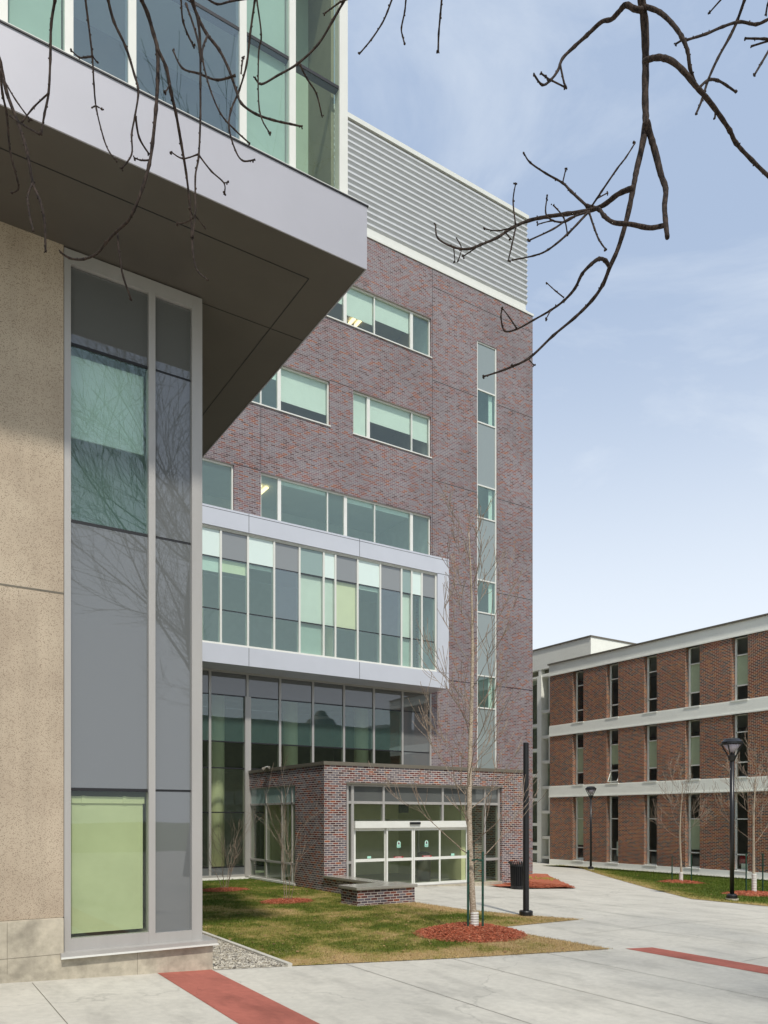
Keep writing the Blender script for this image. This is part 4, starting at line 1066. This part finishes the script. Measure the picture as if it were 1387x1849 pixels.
B(UT-.02, UT+8.8, ve+.1, v1, zp0-.12, zp0-.0).build('roof', M['hallconc'], ST)

# distant building behind the viewer, mirrored in the lobby glass
RB = thing('distant_hall', 'brown hall with domed roof seen only as a dark reflection in the lobby glass', 'building', (48, -30, 0))
B(28, 66, -44, -26, -1, 13.6).build('wall', M['roomdk'], RB)
m = MB().lathe([(2.4, 13.6), (2.3, 14.4), (1.8, 15.2), (1.0, 15.6), (.5, 16.4), (.1, 16.5)], 48, -34, 20); m.lathe([(5, 13.6), (4.2, 14.4), (2.2, 15.0), (.2, 15.2)], 58, -34, 20); m.build('dome', M['cap'], RB)
m = MB()
for i in range(8): m.box(31.5+4.3*i, 33.8+4.3*i, -25.99, -25.9, 4, 8)
m.build('window', M['ink'], RB)

# ------------------------------------------------------------------ street furniture
def lamp(px, py, ztop, label, name='street_lamp', group='black lamp posts'):
    x, y = at_ground(px, py); z0 = g(x); h = ztop
    L = thing(name, label, 'lamp post', (x, y, z0), group)
    MB().lathe([(.20, z0-.02), (.20, z0+.07)], x, y, 20).build('footing', M['plinth'], L)
    MB().lathe([(.17, z0+.071), (.17, z0+.17), (.14, z0+.2), (.10, z0+.22)], x, y, 20).build('base', M['black'], L)
    s = .60
    zp = z0+h-s*1.25
    MB().lathe([(.068, z0+.2), (.068, zp)], x, y, 14).build('pole', M['black'], L, smooth=True)
    MB().lathe([(.068, zp), (.09, zp+.02), (.12, zp+.10), (.15, zp+.18), (.10, zp+.2), (.10, zp+.2)], x, y, 16).build('collar', M['black'], L)
    zt = z0+h
    MB().lathe([(.30, zt-.20), (.33, zt-.19), (.33, zt-.12), (.29, zt-.09), (.22, zt-.02), (.10, zt), (.02, zt)], x, y, 24).build('lamp_cap', M['black'], L)
    MB().lathe([(.05, zt-.46), (.16, zt-.36), (.27, zt-.215)], x, y, 20).build('lamp_lens', M['lens'], L, smooth=True)
    m = MB()
    for k in range(4):
        a = k*math.pi/2+.2; c, s_ = math.cos(a), math.sin(a)
        m.tube([(x+.13*c, y+.13*s_, zp+.15), (x+.17*c, y+.17*s_, zp+.26), (x+.26*c, y+.26*s_, zt-.34), (x+.335*c, y+.335*s_, zt-.2), (x+.33*c, y+.33*s_, zt-.12)], .022, 6)
    m.build('lamp_arm', M['black'], L)
    MB().lathe([(.04, zp+.19), (.04, zp+.28), (.02, zp+.3)], x, y, 10).build('socket', M['black'], L)
    return L
x_, y_ = at_ground(1322, 1626); D1 = x_*.5412+y_*.8409
x2, y2 = at_ground(1067, 1571); D2 = x2*.5412+y2*.8409
lamp(1322, 1626, (1626-1333)/F*D1, 'tall black lamp post nearest the right edge, in front of the brick hall')
lamp(1067, 1571, (1571-1420)/F*D2, 'smaller looking distant black lamp post on the grass corner by the path')
x, y = at_ground(950, 1654)
PL = thing('steel_post', 'plain black round post without a lamp head on the grass beside the path', 'post', (x, y, 0))
MB().lathe([(.075, .12), (.066, 4.19), (.05, 4.2)], x, y, 18).build('pole', M['black'], PL, smooth=False)
MB().lathe([(.165, 0), (.165, .11), (.15, .13), (.08, .135)], x, y, 24).build('base', M['black'], PL)
# trash can
x, y = at_ground(936, 1605.5); z0 = g(x)
TC = thing('trash_can', 'black slatted steel trash can in front of the brick pier', 'trash can', (x, y, z0))
m = MB()
for k in range(26):
    a = 2*math.pi*k/26; c, s_ = math.cos(a), math.sin(a)
    m.tube([(x+.25*c, y+.25*s_, z0+.05), (x+.255*c, y+.255*s_, z0+.5), (x+.27*c, y+.27*s_, z0+.85), (x+.33*c, y+.33*s_, z0+.97)], .019, 4)
m.build('slat', M['black'], TC)
bpy.data.objects['slat']['label'] = 'ring of vertical black slats'
m = MB().lathe([(.24, z0+.02), (.262, z0+.03), (.262, z0+.13), (.24, z0+.13)], x, y, 26); m.lathe([(.262, z0+.80), (.285, z0+.81), (.285, z0+.86), (.262, z0+.86)], x, y, 26)
m.build('hoop', M['black'], TC)
MB().lathe([(.215, z0+.04), (.225, z0+.86), (.1, z0+.87)], x, y, 20).build('liner', M['ink'], TC)

# ------------------------------------------------------------------ mulch
def mulch(name, cx, cy, rx, ry, h, label, seed, chips=1800):
    rs = random.Random(seed); z0 = g(cx); m = MB(); n = 40; rings = 7
    def hz(x, y, t): return g(x)+.01+h*(1-t*t)*(1+.25*noise.noise(Vector((x*3, y*3, seed))))
    idx = [[]]; m.v.append((cx, cy, hz(cx, cy, 0)))
    for r_ in range(1, rings+1):
        t = r_/rings; row = []
        for k in range(n):
            a = 2*math.pi*k/n; w_ = 1+(.16*noise.noise(Vector((math.cos(a)*2, math.sin(a)*2, seed+5)))+.10*noise.noise(Vector((math.cos(a)*7, math.sin(a)*7, seed))))*t
            x, y = cx+rx*t*w_*math.cos(a), cy+ry*t*w_*math.sin(a)
            row.append(len(m.v)); m.v.append((x, y, hz(x, y, t)))
        idx.append(row)
    for k in range(n): m.f.append((0, idx[1][k], idx[1][(k+1) % n]))
    for r_ in range(1, rings):
        for k in range(n):
            k2 = (k+1) % n; m.f.append((idx[r_][k], idx[r_+1][k], idx[r_+1][k2], idx[r_][k2]))
    for _ in range(chips):
        t = math.sqrt(rs.random())*1.04+max(0, rs.gauss(0, .05)); a = rs.uniform(0, 6.283); x, y = cx+rx*t*math.cos(a), cy+ry*t*math.sin(a)
        z = hz(x, y, min(t, 1))+rs.uniform(.0, .02); L = rs.uniform(.02, .055); b = rs.uniform(0, 6.28); c, s_ = math.cos(b)*L, math.sin(b)*L; q = rs.uniform(-.4, .5)*L; w_ = .007
        m.prism([(x-c+s_*.2, y-s_-c*.2, z-q), (x+c+s_*.2, y+s_-c*.2, z+q), (x+c-s_*.2, y+s_+c*.2, z+q), (x-c-s_*.2, y-s_+c*.2, z-q)], (0, 0, w_))
    tag(m.build(name, M['mulch']), label, 'mulch', None, 'stuff')
def cam_uv(px, D):
    a = (px-693.5)/F; return D*(.5412+.8409*a), D*(.8409-.5412*a)
tx, ty = cam_uv(857, 15.75)
mulch('mulch', *cam_uv(849, 15.7), 1.05, 1.05, .17, 'red wood mulch mound around the tall staked young tree', 21, 3600)
s1x, s1y = at_ground(406, 1608); mulch('mulch', s1x, s1y, .75, .6, .05, 'red mulch ring around the shrub by the lobby glass', 22, 900)
s2x, s2y = at_ground(519, 1629); mulch('mulch', s2x, s2y, .75, .55, .06, 'red mulch ring around the shrub beside the brick pier', 23, 900)
t2x, t2y = at_ground(1230, 1594); mulch('mulch', t2x, t2y, 1.1, .9, .10, 'red mulch ring around the young tree left of the tall lamp post', 24, 900)
t3x, t3y = at_ground(1362, 1616); mulch('mulch', t3x, t3y, 1.3, .9, .12, 'red mulch ring around the young tree at the right edge', 25, 900)
bed = [at_ground(881, 1600), at_ground(905, 1603), at_ground(960, 1605.5), at_ground(1040, 1605), at_ground(1000, 1588), (UR+1.4, V1+.5), (UR+.1, V1+.5), (UR+.1, V1-.05), (UB+.1, V1-.05), (UB+.1, VC-.02), (op[1]+.02, VC-.02)]
o = sheet('mulch', bed, M['mulch'], .05, 'stuff', 'red wood mulch bed around the base of the brick building corner', .5, None, 'mulch')
for v in o.data.vertices: v.co.z += .05*noise.noise(v.co*1.3)
rs = random.Random(8); m = MB(); k = 0
while k < 2600:
    x, y = rs.uniform(op[1], bed[3][0]), rs.uniform(bed[2][1]-2, V1+.5)
    if not inpoly(x, y, bed): continue
    k += 1; z = g(x)+.06+rs.uniform(0, .05); L = rs.uniform(.03, .08); b = rs.uniform(0, 6.28); c, s_ = math.cos(b)*L, math.sin(b)*L
    m.prism([(x-c+s_*.2, y-s_-c*.2, z), (x+c+s_*.2, y+s_-c*.2, z), (x+c-s_*.2, y+s_+c*.2, z), (x-c-s_*.2, y-s_+c*.2, z)], (0, 0, .01))
tag(m.build('mulch', M['mulch']), 'loose red wood chips over the bed at the building corner', 'mulch', None, 'stuff')
# low green plants in the bed
rs = random.Random(4); m = MB(); cx, cy = at_ground(975, 1589)
for _ in range(260):
    x, y = cx+rs.gauss(0, .45), cy-.3+rs.gauss(0, .5); z = g(x)+.05
    if not inpoly(x, y, bed): continue
    h_ = rs.uniform(.02, .08); a = rs.uniform(0, 3.14); c, s_ = .014*math.cos(a), .014*math.sin(a)
    m.quad((x-c, y-s_, z), (x+c, y+s_, z), (x+c+s_, y+s_-c, z+h_), (x-c+s_, y-s_-c, z+h_))
tag(m.build('groundcover_plant', plain('yellow_green_leaf', lin(150, 140, 60), .8, var=.35, scale=20)), 'patch of small yellow green plants in the corner mulch bed', 'plant', None, 'stuff')

# ------------------------------------------------------------------ woody plants
def limb(m, rs, p, d, L, r, lv, seg, splits, up=.25, nsides=5, spread=.6, taper=.45, rmin=.003, wob=.12):
    pts = [p]; rad = [r]; dirs = []
    for i in range(seg):
        d = (d+Vector((rs.gauss(0, wob), rs.gauss(0, wob), rs.gauss(0, wob*.6)+up/seg))).normalized()
        p = p+d*(L/seg); pts.append(p); rad.append(max(rmin, r*(1-(1-taper)*(i+1)/seg))); dirs.append(d)
    m.tube(pts, rad, nsides, cap=lv <= 1)
    if lv <= 0: return
    for k in range(splits):
        t = rs.uniform(.25, 1.0); i = min(seg-1, int(t*seg)); f_ = t*seg-i
        q = pts[i].lerp(pts[i+1], min(1, f_)); dd = dirs[i]
        ax_ = dd.orthogonal().normalized(); ax_.rotate(__import__('mathutils').Quaternion(dd, rs.uniform(0, 6.28)))
        nd_ = (dd*math.cos(spread)+ax_*math.sin(spread)).normalized()
        limb(m, rs, q, nd_, L*rs.uniform(.45, .7), max(rmin, rad[i]*.55), lv-1, max(3, seg-1), max(2, splits-1), up, max(3, nsides-1), spread, taper, rmin, wob)

def young_tree(x, y, h, crown, half, seed, label, guard_h, stakes, group='young staked trees', nb=22, r0=.055, lv=2, lean=(0, 0), bark='bark2', name='young_tree', rmin=.005):
    z0 = g(x)+.08; T = thing(name, label, 'tree', (x, y, z0), group); rs = random.Random(seed)
    pts = []; rad = []; n = 18
    for i in range(n+1):
        t = i/n; pts.append(Vector((x+lean[0]*t+.05*math.sin(t*7+seed), y+lean[1]*t+.05*math.sin(t*5), z0-.1+h*t))); rad.append(r0*(1-t)**.8+.006)
    MB().tube(pts, rad, 10).build('trunk', M[bark], T, smooth=True)
    m = MB()
    for k in range(nb):
        t = crown+(1-crown)*(k/nb)**1.05*.97; i = min(n-1, int(t*n)); p = pts[i].lerp(pts[i+1], t*n-i)
        a = k*2.4+rs.uniform(-.4, .4); L = half*(1.55-.85*(t-crown)/(1-crown))*rs.uniform(.8, 1.15); el = R(28+22*(t-crown)/(1-crown)+rs.uniform(-8, 10))
        d = Vector((math.cos(a)*math.cos(el), math.sin(a)*math.cos(el), math.sin(el)))
        limb(m, rs, p, d, L, max(.0065, rad[i]*.22), lv, 8, 4, .75, 5, .55, .35, rmin, .07)
    m.build('crown', M['twig'], T)
    if guard_h:
        gm = MB(); prof = []; nn = 16
        for i in range(nn+1): prof.append((.082+(.008 if i % 2 else 0), z0-.05+guard_h*i/nn))
        gm.lathe(prof, x, y, 16).build('trunk_guard', M['guard'], T)
    for i, (px, pt_, pb, D, lab) in enumerate(stakes):
        sx, sy = cam_uv(px, D); zb = g(sx); zt = H+(1475-pt_)/F*D
        S = thing('tree_stake', lab, 'stake', (sx, sy, zb), 'green steel tree stakes')
        m = MB().box(sx-.025, sx+.025, sy-.004, sy+.004, zb-.1, zt); m.box(sx-.004, sx+.004, sy+.004, sy+.035, zb-.1, zt-.001); m.build('stake_post', M['stake'], S)
        m = MB(); 
        for q in range(6): m.box(sx-.012, sx+.012, sy-.007, sy-.0041, zb+.3+q*.25, zb+.33+q*.25)
        m.build('stake_notch', M['dark'], S)
    return T, pts
T1, P1 = young_tree(tx, ty, 8.35, .17, 1.15, 3, 'tall slender bare tree with pale banded trunk between two green stakes', .42,
    [(845.5, 1535, 1677, 15.5, 'dark green stake left of the tall slender tree'), (872, 1538, 1677, 15.6, 'green stake right of the tall slender tree')], nb=27, r0=.064, lean=(-.12, .06))
m = MB(); zt = H+(1475-1553)/F*15.7
m.tube([cam_uv(852, 15.6)+(zt,), cam_uv(862, 15.55)+(zt+.02,), cam_uv(872, 15.6)+(zt-.01,)], .018, 6)
m.build('tree_tie', M['stake'], T1)
D2_ = t2x*.5412+t2y*.8409; D3_ = t3x*.5412+t3y*.8409
young_tree(t2x, t2y, (1594-1405)/F*D2_, .38, 1.25, 7, 'small bare tree with white trunk guard left of the tall lamp post', .45,
    [(1214, 1547, 1597, D2_-.1, 'stake left of the small tree beside the hall'), (1249, 1543, 1592, D2_-.1, 'stake right of the small tree beside the hall')], nb=12, r0=.052, rmin=.0055)
young_tree(t3x, t3y, (1616-1400)/F*D3_, .42, 1.35, 12, 'small bare tree with tall white trunk guard at the right edge', .75,
    [(1348, 1541, 1617, D3_-.1, 'stake between the tall lamp post and the right edge tree'), (1378, 1541, 1610, D3_+.1, 'stake at the right edge of the picture')], nb=13, r0=.06, rmin=.0055)
def shrub(x, y, h, half, n, seed, label):
    z0 = g(x)+.03; S = thing('bare_shrub', label, 'shrub', (x, y, z0), 'bare multi stem shrubs'); rs = random.Random(seed); m = MB()
    for k in range(n):
        a = k*2*math.pi/n+rs.uniform(-.4, .4); t = rs.uniform(.12, .45)*half/h*1.6
        d = Vector((math.cos(a)*t, math.sin(a)*t, 1)).normalized()
        limb(m, rs, Vector((x+.08*math.cos(a), y+.08*math.sin(a), z0-.03)), d, h*rs.uniform(.75, 1.0), .012, 2, 8, 5, .25, 5, .45, .3, .003, .10)
    m.build('stems', M['twig'], S); return S
D = s1x*.5412+s1y*.8409; shrub(s1x, s1y, 2.0, 1.0, 5, 31, 'bare spreading shrub in front of the dark lobby glass')
shrub(s2x, s2y, 2.3, .8, 4, 32, 'bare upright shrub beside the brick pier')
x, y = at_ground(914, 1598); shrub(x, y+1.0, 1.3, .4, 3, 33, 'thin bare shrub against the brick beside the trash can')

# big bare trees behind the viewer (they show in the window reflections)
def big_tree(x, y, h, seed, label):
    T = thing('large_bare_tree', label, 'tree', (x, y, 0), 'large bare trees'); rs = random.Random(seed)
    n = 10; pts = [Vector((x+.25*math.sin(i*.9+seed), y+.2*math.sin(i*.7), h*.6*i/n)) for i in range(n+1)]
    MB().tube(pts, [.38*(1-.6*i/n) for i in range(n+1)], 12).build('trunk', M['bark'], T, smooth=True)
    m = MB()
    for k in range(18):
        t = .42+.58*k/17; i = min(n-1, int(t*n)); a = k*2.4; el = R(rs.uniform(25, 65))
        d = Vector((math.cos(a)*math.cos(el), math.sin(a)*math.cos(el), math.sin(el)))
        limb(m, rs, pts[i], d, h*.30*rs.uniform(.7, 1.1), .10*(1-.5*t), 3, 7, 6, .35, 5, .6, .25, .008, .1)
    m.build('crown', M['bark'], T)
big_tree(10.4, -6.4, 26, 5, 'large bare tree behind the viewpoint, seen mirrored in the upper windows')
big_tree(17, -17, 22, 8, 'shorter bare tree behind the viewpoint, mirrored in the ground floor glass')

# ------------------------------------------------------------------ overhanging branches near the viewer
def ray(px, py, D):
    a = (px-693.5)/F; b = (1475-py)/F
    return Vector((0, 0, H))+(FW+RT*a+Vector((0, 0, 1))*b)*D
OT = thing('overhanging_tree', 'dark bare branches with buds hanging from a tree above the viewpoint', 'tree', (3.4, -4.2, 0))
S5 = lambda P: [(780+a/2.285, b/2.285) for a, b in P]
S6 = lambda P: [(a/3.302, b/3.302) for a, b in P]
S7 = lambda P: [(180+a/3.015, b/3.015) for a, b in P]
BR = [  # (points, radius at start, radius at end in picture units at the branch distance, distance, starts at top)
 (S5([(855,-60),(865,0),(878,100),(882,250),(880,400),(882,500),(868,600),(845,700),(830,780),(805,900),(770,1020),(735,1100),(705,1175),(660,1240),(590,1310),(500,1385),(400,1478),(300,1525),(215,1553)]), 10.5, 1.6, 5.5, 1),
 (S5([(884,500),(905,570),(925,640),(945,720),(965,780),(960,850),(965,920),(972,982)]), 7, 4.2, 5.5, 0),
 (S5([(965,928),(900,940),(820,925),(750,918),(710,890),(690,865),(640,850)]), 5, 3.6, 5.4, 0),
 (S5([(830,775),(770,800),(710,845),(650,868),(560,882),(480,893),(400,910),(330,940),(270,980),(200,1010),(150,1027),(90,1020),(25,983),(15,928)]), 5.5, 1.3, 5.3, 0),
 (S5([(90,1020),(95,1078)]), 1.2, 1, 5.3, 0), (S5([(100,980),(122,1025),(105,1080)]), 1.2, 1, 5.3, 0), (S5([(200,1010),(130,1057)]), 1.5, 1, 5.3, 0),
 (S5([(345,925),(335,830),(345,760)]), 1.9, 1.2, 5.3, 0), (S5([(348,930),(330,1010),(315,1077)]), 1.9, 1.2, 5.3, 0), (S5([(330,940),(270,952),(215,943)]), 1.6, 1.1, 5.3, 0), (S5([(300,955),(325,985)]), 1.6, 1.1, 5.3, 0),
 (S5([(640,850),(575,790),(540,755),(470,715),(405,670),(380,632)]), 2.8, 1.4, 5.2, 0), (S5([(540,752),(552,700)]), 1.5, 1.4, 5.2, 0),
 (S5([(660,850),(700,790),(765,695),(800,650),(838,590)]), 2.2, 1.4, 5.4, 0), (S5([(680,820),(725,795)]), 1.4, 1.2, 5.4, 0),
 (S5([(650,872),(570,900),(500,945),(400,992)]), 2.3, 1.3, 5.3, 0), (S5([(645,875),(560,965),(480,1030),(420,1055),(330,1073)]), 2.5, 1.3, 5.2, 0),
 (S5([(650,880),(670,940),(690,990),(718,1030)]), 2, 1.4, 5.3, 0), (S5([(560,972),(545,900),(500,845)]), 1.6, 1.2, 5.3, 0), (S5([(600,885),(550,915),(500,910),(470,880),(475,815)]), 2, 1.2, 5.3, 0), (S5([(530,915),(490,912),(435,926)]), 1.4, 1.2, 5.3, 0),
 (S5([(735,1105),(715,1075),(690,1068),(660,1088),(620,1130),(590,1190),(545,1240),(490,1280),(420,1320),(350,1358),(300,1365),(285,1310),(290,1270)]), 4.2, 1.3, 5.4, 0),
 (S5([(545,1228),(510,1200),(475,1168)]), 1.6, 1, 5.4, 0), (S5([(350,1355),(320,1310),(290,1270)]), 1.6, 1, 5.4, 0), (S5([(490,1280),(470,1318)]), 1.5, 1, 5.4, 0), (S5([(405,1475),(370,1495),(330,1508)]), 1.8, 1, 5.4, 0), (S5([(395,1478),(420,1505)]), 1.3, 1, 5.4, 0),
 (S5([(868,42),(835,36),(800,20),(770,50),(740,80),(700,90),(640,145),(590,190),(540,240),(520,290),(490,330),(455,350),(420,305)]), 6, 1.8, 5.5, 0),
 (S5([(530,270),(545,340),(553,358)]), 2, 1.8, 5.4, 0), (S5([(488,330),(450,302)]), 1.8, 1.6, 5.4, 0), (S5([(495,332),(550,360)]), 1.8, 1.6, 5.4, 0), (S5([(480,335),(470,312)]), 1.6, 1.6, 5.4, 0),
 (S5([(866,24),(890,30),(940,50),(990,95),(1030,150),(1055,210),(1065,280),(1085,340)]), 5, 3, 5.6, 0), (S5([(1040,160),(1005,182)]), 2.4, 2, 5.6, 0),
 (S5([(878,252),(900,243),(940,237),(990,252),(1040,295),(1085,350),(1130,400),(1180,465),(1230,540),(1255,590),(1320,660),(1400,735),(1500,800)]), 6, 3.2, 5.4, 0),
 (S5([(1100,365),(1140,330),(1180,332),(1220,355),(1255,380)]), 3, 2.2, 5.4, 0), (S5([(1170,450),(1168,485)]), 2, 1.6, 5.4, 0),
 (S5([(1305,-40),(1290,0),(1260,85),(1230,150),(1180,240),(1140,330),(1115,410),(1090,470)]), 4, 2.2, 5.8, 1),
 (S5([(1480,60),(1400,75),(1340,100),(1270,90),(1200,110),(1130,140),(1050,165)]), 3.4, 2.4, 5.7, 0),
 (S5([(1200,-10),(1145,52)]), 1.8, 1.4, 5.7, 1), (S5([(1450,165),(1370,160),(1290,158)]), 2.6, 2, 5.7, 0), (S5([(1400,165),(1320,190)]), 2, 1.8, 5.7, 0), (S5([(1420,150),(1400,190),(1360,260),(1330,310)]), 2.6, 1.8, 5.7, 0), (S5([(1395,-10),(1385,20),(1378,60)]), 2, 1.8, 5.7, 1),
 (S5([(42,-20),(35,60),(28,140),(26,215)]), 2.4, 1.8, 5.2, 1),
 ([(711,-10),(700,20),(690,42),(670,72),(649,97)], 2.2, 1.5, 5.2, 1), ([(734,-10),(731,20),(725,50),(727,65),(731,80)], 2, 1.5, 5.2, 1),
 (S6([(340,-60),(328,0),(305,150),(300,350),(290,550),(265,680),(245,800)]), 4.4, 2, 5.0, 1), (S6([(290,555),(200,640),(130,730)]), 2, 1.5, 5.0, 0), (S6([(60,690),(130,740),(235,800)]), 1.8, 1.8, 5.0, 0),
 (S6([(505,-40),(525,120),(550,330),(560,500),(575,650),(620,830),(655,910),(690,950)]), 3.2, 1.2, 4.9, 1), (S6([(550,335),(510,342),(470,340),(420,295)]), 2, 1.3, 4.9, 0), (S6([(555,338),(578,370)]), 1.5, 1.2, 4.9, 0), (S6([(548,642),(575,632),(612,655)]), 1.4, 1.1, 4.9, 0),
 (S6([(635,-50),(645,0),(680,130),(750,280),(800,440),(825,545),(805,690),(785,800),(785,920),(725,1005)]), 4, 1.5, 5.0, 1), (S6([(808,690),(830,820),(890,920)]), 2.4, 1.6, 5.0, 0),
 (S6([(830,-60),(845,0),(880,80),(915,200),(940,300),(940,480),(930,650),(910,850),(890,980),(850,1120),(800,1250),(760,1320),(690,1385),(630,1450),(580,1510),(500,1545),(420,1540),(360,1503)]), 5.2, 1.9, 5.1, 1),
 (S6([(700,1390),(710,1500),(735,1650),(780,1775)]), 1.9, 1.9, 5.1, 0), (S6([(890,955),(840,955),(800,940)]), 1.8, 1.3, 5.1, 0),
 (S6([(940,295),(990,400),(1020,550),(1050,680),(1080,850),(1110,1030),(1130,1200),(1145,1380),(1150,1500),(1175,1610),(1240,1670)]), 3.8, 1.5, 5.1, 0), (S6([(1015,500),(985,555)]), 1.8, 1.3, 5.1, 0),
 (S6([(1140,-50),(1155,20),(1185,150),(1195,300),(1195,500),(1195,700),(1185,930),(1165,1050),(1165,1250),(1150,1420)]), 3.8, 1.4, 4.9, 1), (S6([(1190,930),(1260,1020),(1335,1090),(1340,1150)]), 1.9, 1.2, 4.9, 0), (S6([(1335,1090),(1357,1088)]), 1.3, 1.2, 4.9, 0),
 (S6([(1180,920),(1090,945),(1020,905)]), 1.7, 1.2, 4.9, 0), (S6([(1165,1290),(1110,1325),(1050,1335)]), 1.6, 1.3, 4.9, 0), (S6([(1160,1280),(1220,1355)]), 1.4, 1.2, 4.9, 0), (S6([(1160,1300),(1125,1240)]), 1.4, 1.2, 4.9, 0),
 (S6([(-160,-60),(-60,180),(0,370),(40,550),(110,740),(160,900),(195,1090),(240,1200),(265,1320),(272,1500)]), 6, 1.8, 5.0, 1), (S6([(190,1100),(165,1180),(180,1300),(200,1375)]), 2, 1.5, 5.0, 0),
 (S6([(20,470),(90,590),(180,715)]), 2, 1.4, 5.0, 0), (S6([(0,420),(15,560),(40,680),(60,900),(105,1080),(108,1130),(70,1150)]), 2.6, 1.4, 4.9, 0),
 (S7([(480,-60),(500,0),(530,80),(580,180),(650,270),(700,370),(740,480),(770,560),(850,620),(950,655),(1040,675),(1100,688)]), 4.6, 1.7, 5.3, 1), (S7([(740,410),(640,435),(540,400),(450,370),(400,275)]), 2.4, 1.8, 5.3, 0),
 (S7([(590,190),(565,250),(560,320),(600,480),(660,620),(740,710),(810,775)]), 2.2, 1.3, 5.3, 0),
 (S7([(850,-40),(845,0),(820,180),(800,350),(760,490),(715,600),(705,700),(740,820),(780,875),(840,870)]), 3, 1.4, 5.2, 1), (S7([(770,400),(775,350),(782,310)]), 1.5, 1.5, 5.2, 0),
 (S7([(852,-30),(880,190),(865,300),(870,600),(930,730)]), 2.4, 1.4, 5.0, 1),
 (S7([(1360,-50),(1330,5),(1270,110),(1190,240),(1080,345),(970,410),(880,458),(845,420)]), 3.4, 1.7, 5.4, 1), (S7([(1090,350),(1130,430),(1180,510),(1210,630)]), 1.8, 1.4, 5.4, 0), (S7([(1310,10),(1225,72)]), 1.8, 1.4, 5.4, 1),
 (S7([(440,-40),(455,120),(510,250)]), 2.6, 1.8, 5.1, 1), (S7([(470,20),(530,200),(550,330)]), 2.4, 1.8, 5.1, 0), (S7([(570,-20),(640,22),(720,5),(830,-10)]), 2.2, 1.6, 5.2, 0),
]
def smooth_path(P, n=4):
    Q = []
    for i in range(len(P)-1):
        p0 = P[max(i-1, 0)]; p1 = P[i]; p2 = P[i+1]; p3 = P[min(i+2, len(P)-1)]
        for k in range(n):
            t = k/n; t2 = t*t; t3 = t2*t
            Q.append(.5*((2*p1)+(-p0+p2)*t+(2*p0-5*p1+4*p2-p3)*t2+(-p0+3*p1-3*p2+p3)*t3))
    Q.append(P[-1]); return Q
rs = random.Random(77)
limbs = MB(); tops = []
for P, r0, r1, D, top in BR:
    D *= .6; n = len(P); W = []; b = MB()
    ph = rs.uniform(0, 6)
    for i, (px, py) in enumerate(P):
        W.append(ray(px, py, D+(.10*math.sin(ph+i*.5)-.10*math.sin(ph) if not top else .07*math.sin(i*.5))))
    if top:
        hgt = H+4.3+rs.uniform(-.1, .3); t0 = W[0].copy(); up_ = Vector((t0.x, t0.y, hgt+.5))-FW*4.6
        dr_ = (W[0]-W[1]).normalized(); m1 = t0+dr_*.25; m2 = m1+Vector((0, 0, .35))-FW*.4; W = [up_, (up_+m2)/2, m2, m1] + W; tops.append((up_, r0*D/F))
    Q = smooth_path(W, 5); N = len(Q); rr = []; r0 *= .9; r1 *= .9
    for i in range(N):
        r_ = (r0+(r1-r0)*(i/(N-1))**.85)*D/F
        rr.append(r_*(1+rs.uniform(-.08, .10)+(.22 if i % 5 == 0 and r_ < .0085 else 0)))
    b.tube(Q, rr, 8 if r0 > 4 else 6)
    # buds
    ln = 0
    for i in range(16 if top else 1, N):
        ln += (Q[i]-Q[i-1]).length
        if rr[i] < .008 and ln > .034:
            ln = 0; o_ = Vector((rs.uniform(-1, 1), rs.uniform(-1, 1), rs.uniform(-.6, 1))).normalized()*rr[i]*1.2
            b.blob(Q[i]+o_, rs.uniform(.0018, .0036), 4, 1.4)
    if r1 < 2.3:
        e = Q[-1]
        for _ in range(3): b.blob(e+Vector((rs.uniform(-1, 1), rs.uniform(-1, 1), rs.uniform(-1, 1)))*.005, rs.uniform(.0025, .0048), 5, 1.2)
    b.build('branch', M['bark'], OT, smooth=True)
# carrying limbs and trunk, above and behind the viewpoint
base = Vector((3.4, -4.2, 0))
MB().tube([base, base+Vector((.1, .1, 3)), base+Vector((0, .3, 6)), base+Vector((-.2, .4, 9.5)), base+Vector((.1, .2, 13))], [.36, .3, .26, .2, .12], 14).build('trunk', M['bark'], OT, smooth=True)
tops.sort(key=lambda t: (t[0]).dot(RT))
tr = base+Vector((-.1, .4, 6.6))
Q = smooth_path([tr]+[tops[-1][0]+Vector((.2, -.8, .7))]+[t[0] for t in tops[::-1]], 3)
m = MB().tube(Q, [.12-.085*i/(len(Q)-1) for i in range(len(Q))], 8); m.build('limb', M['bark'], OT, smooth=True)
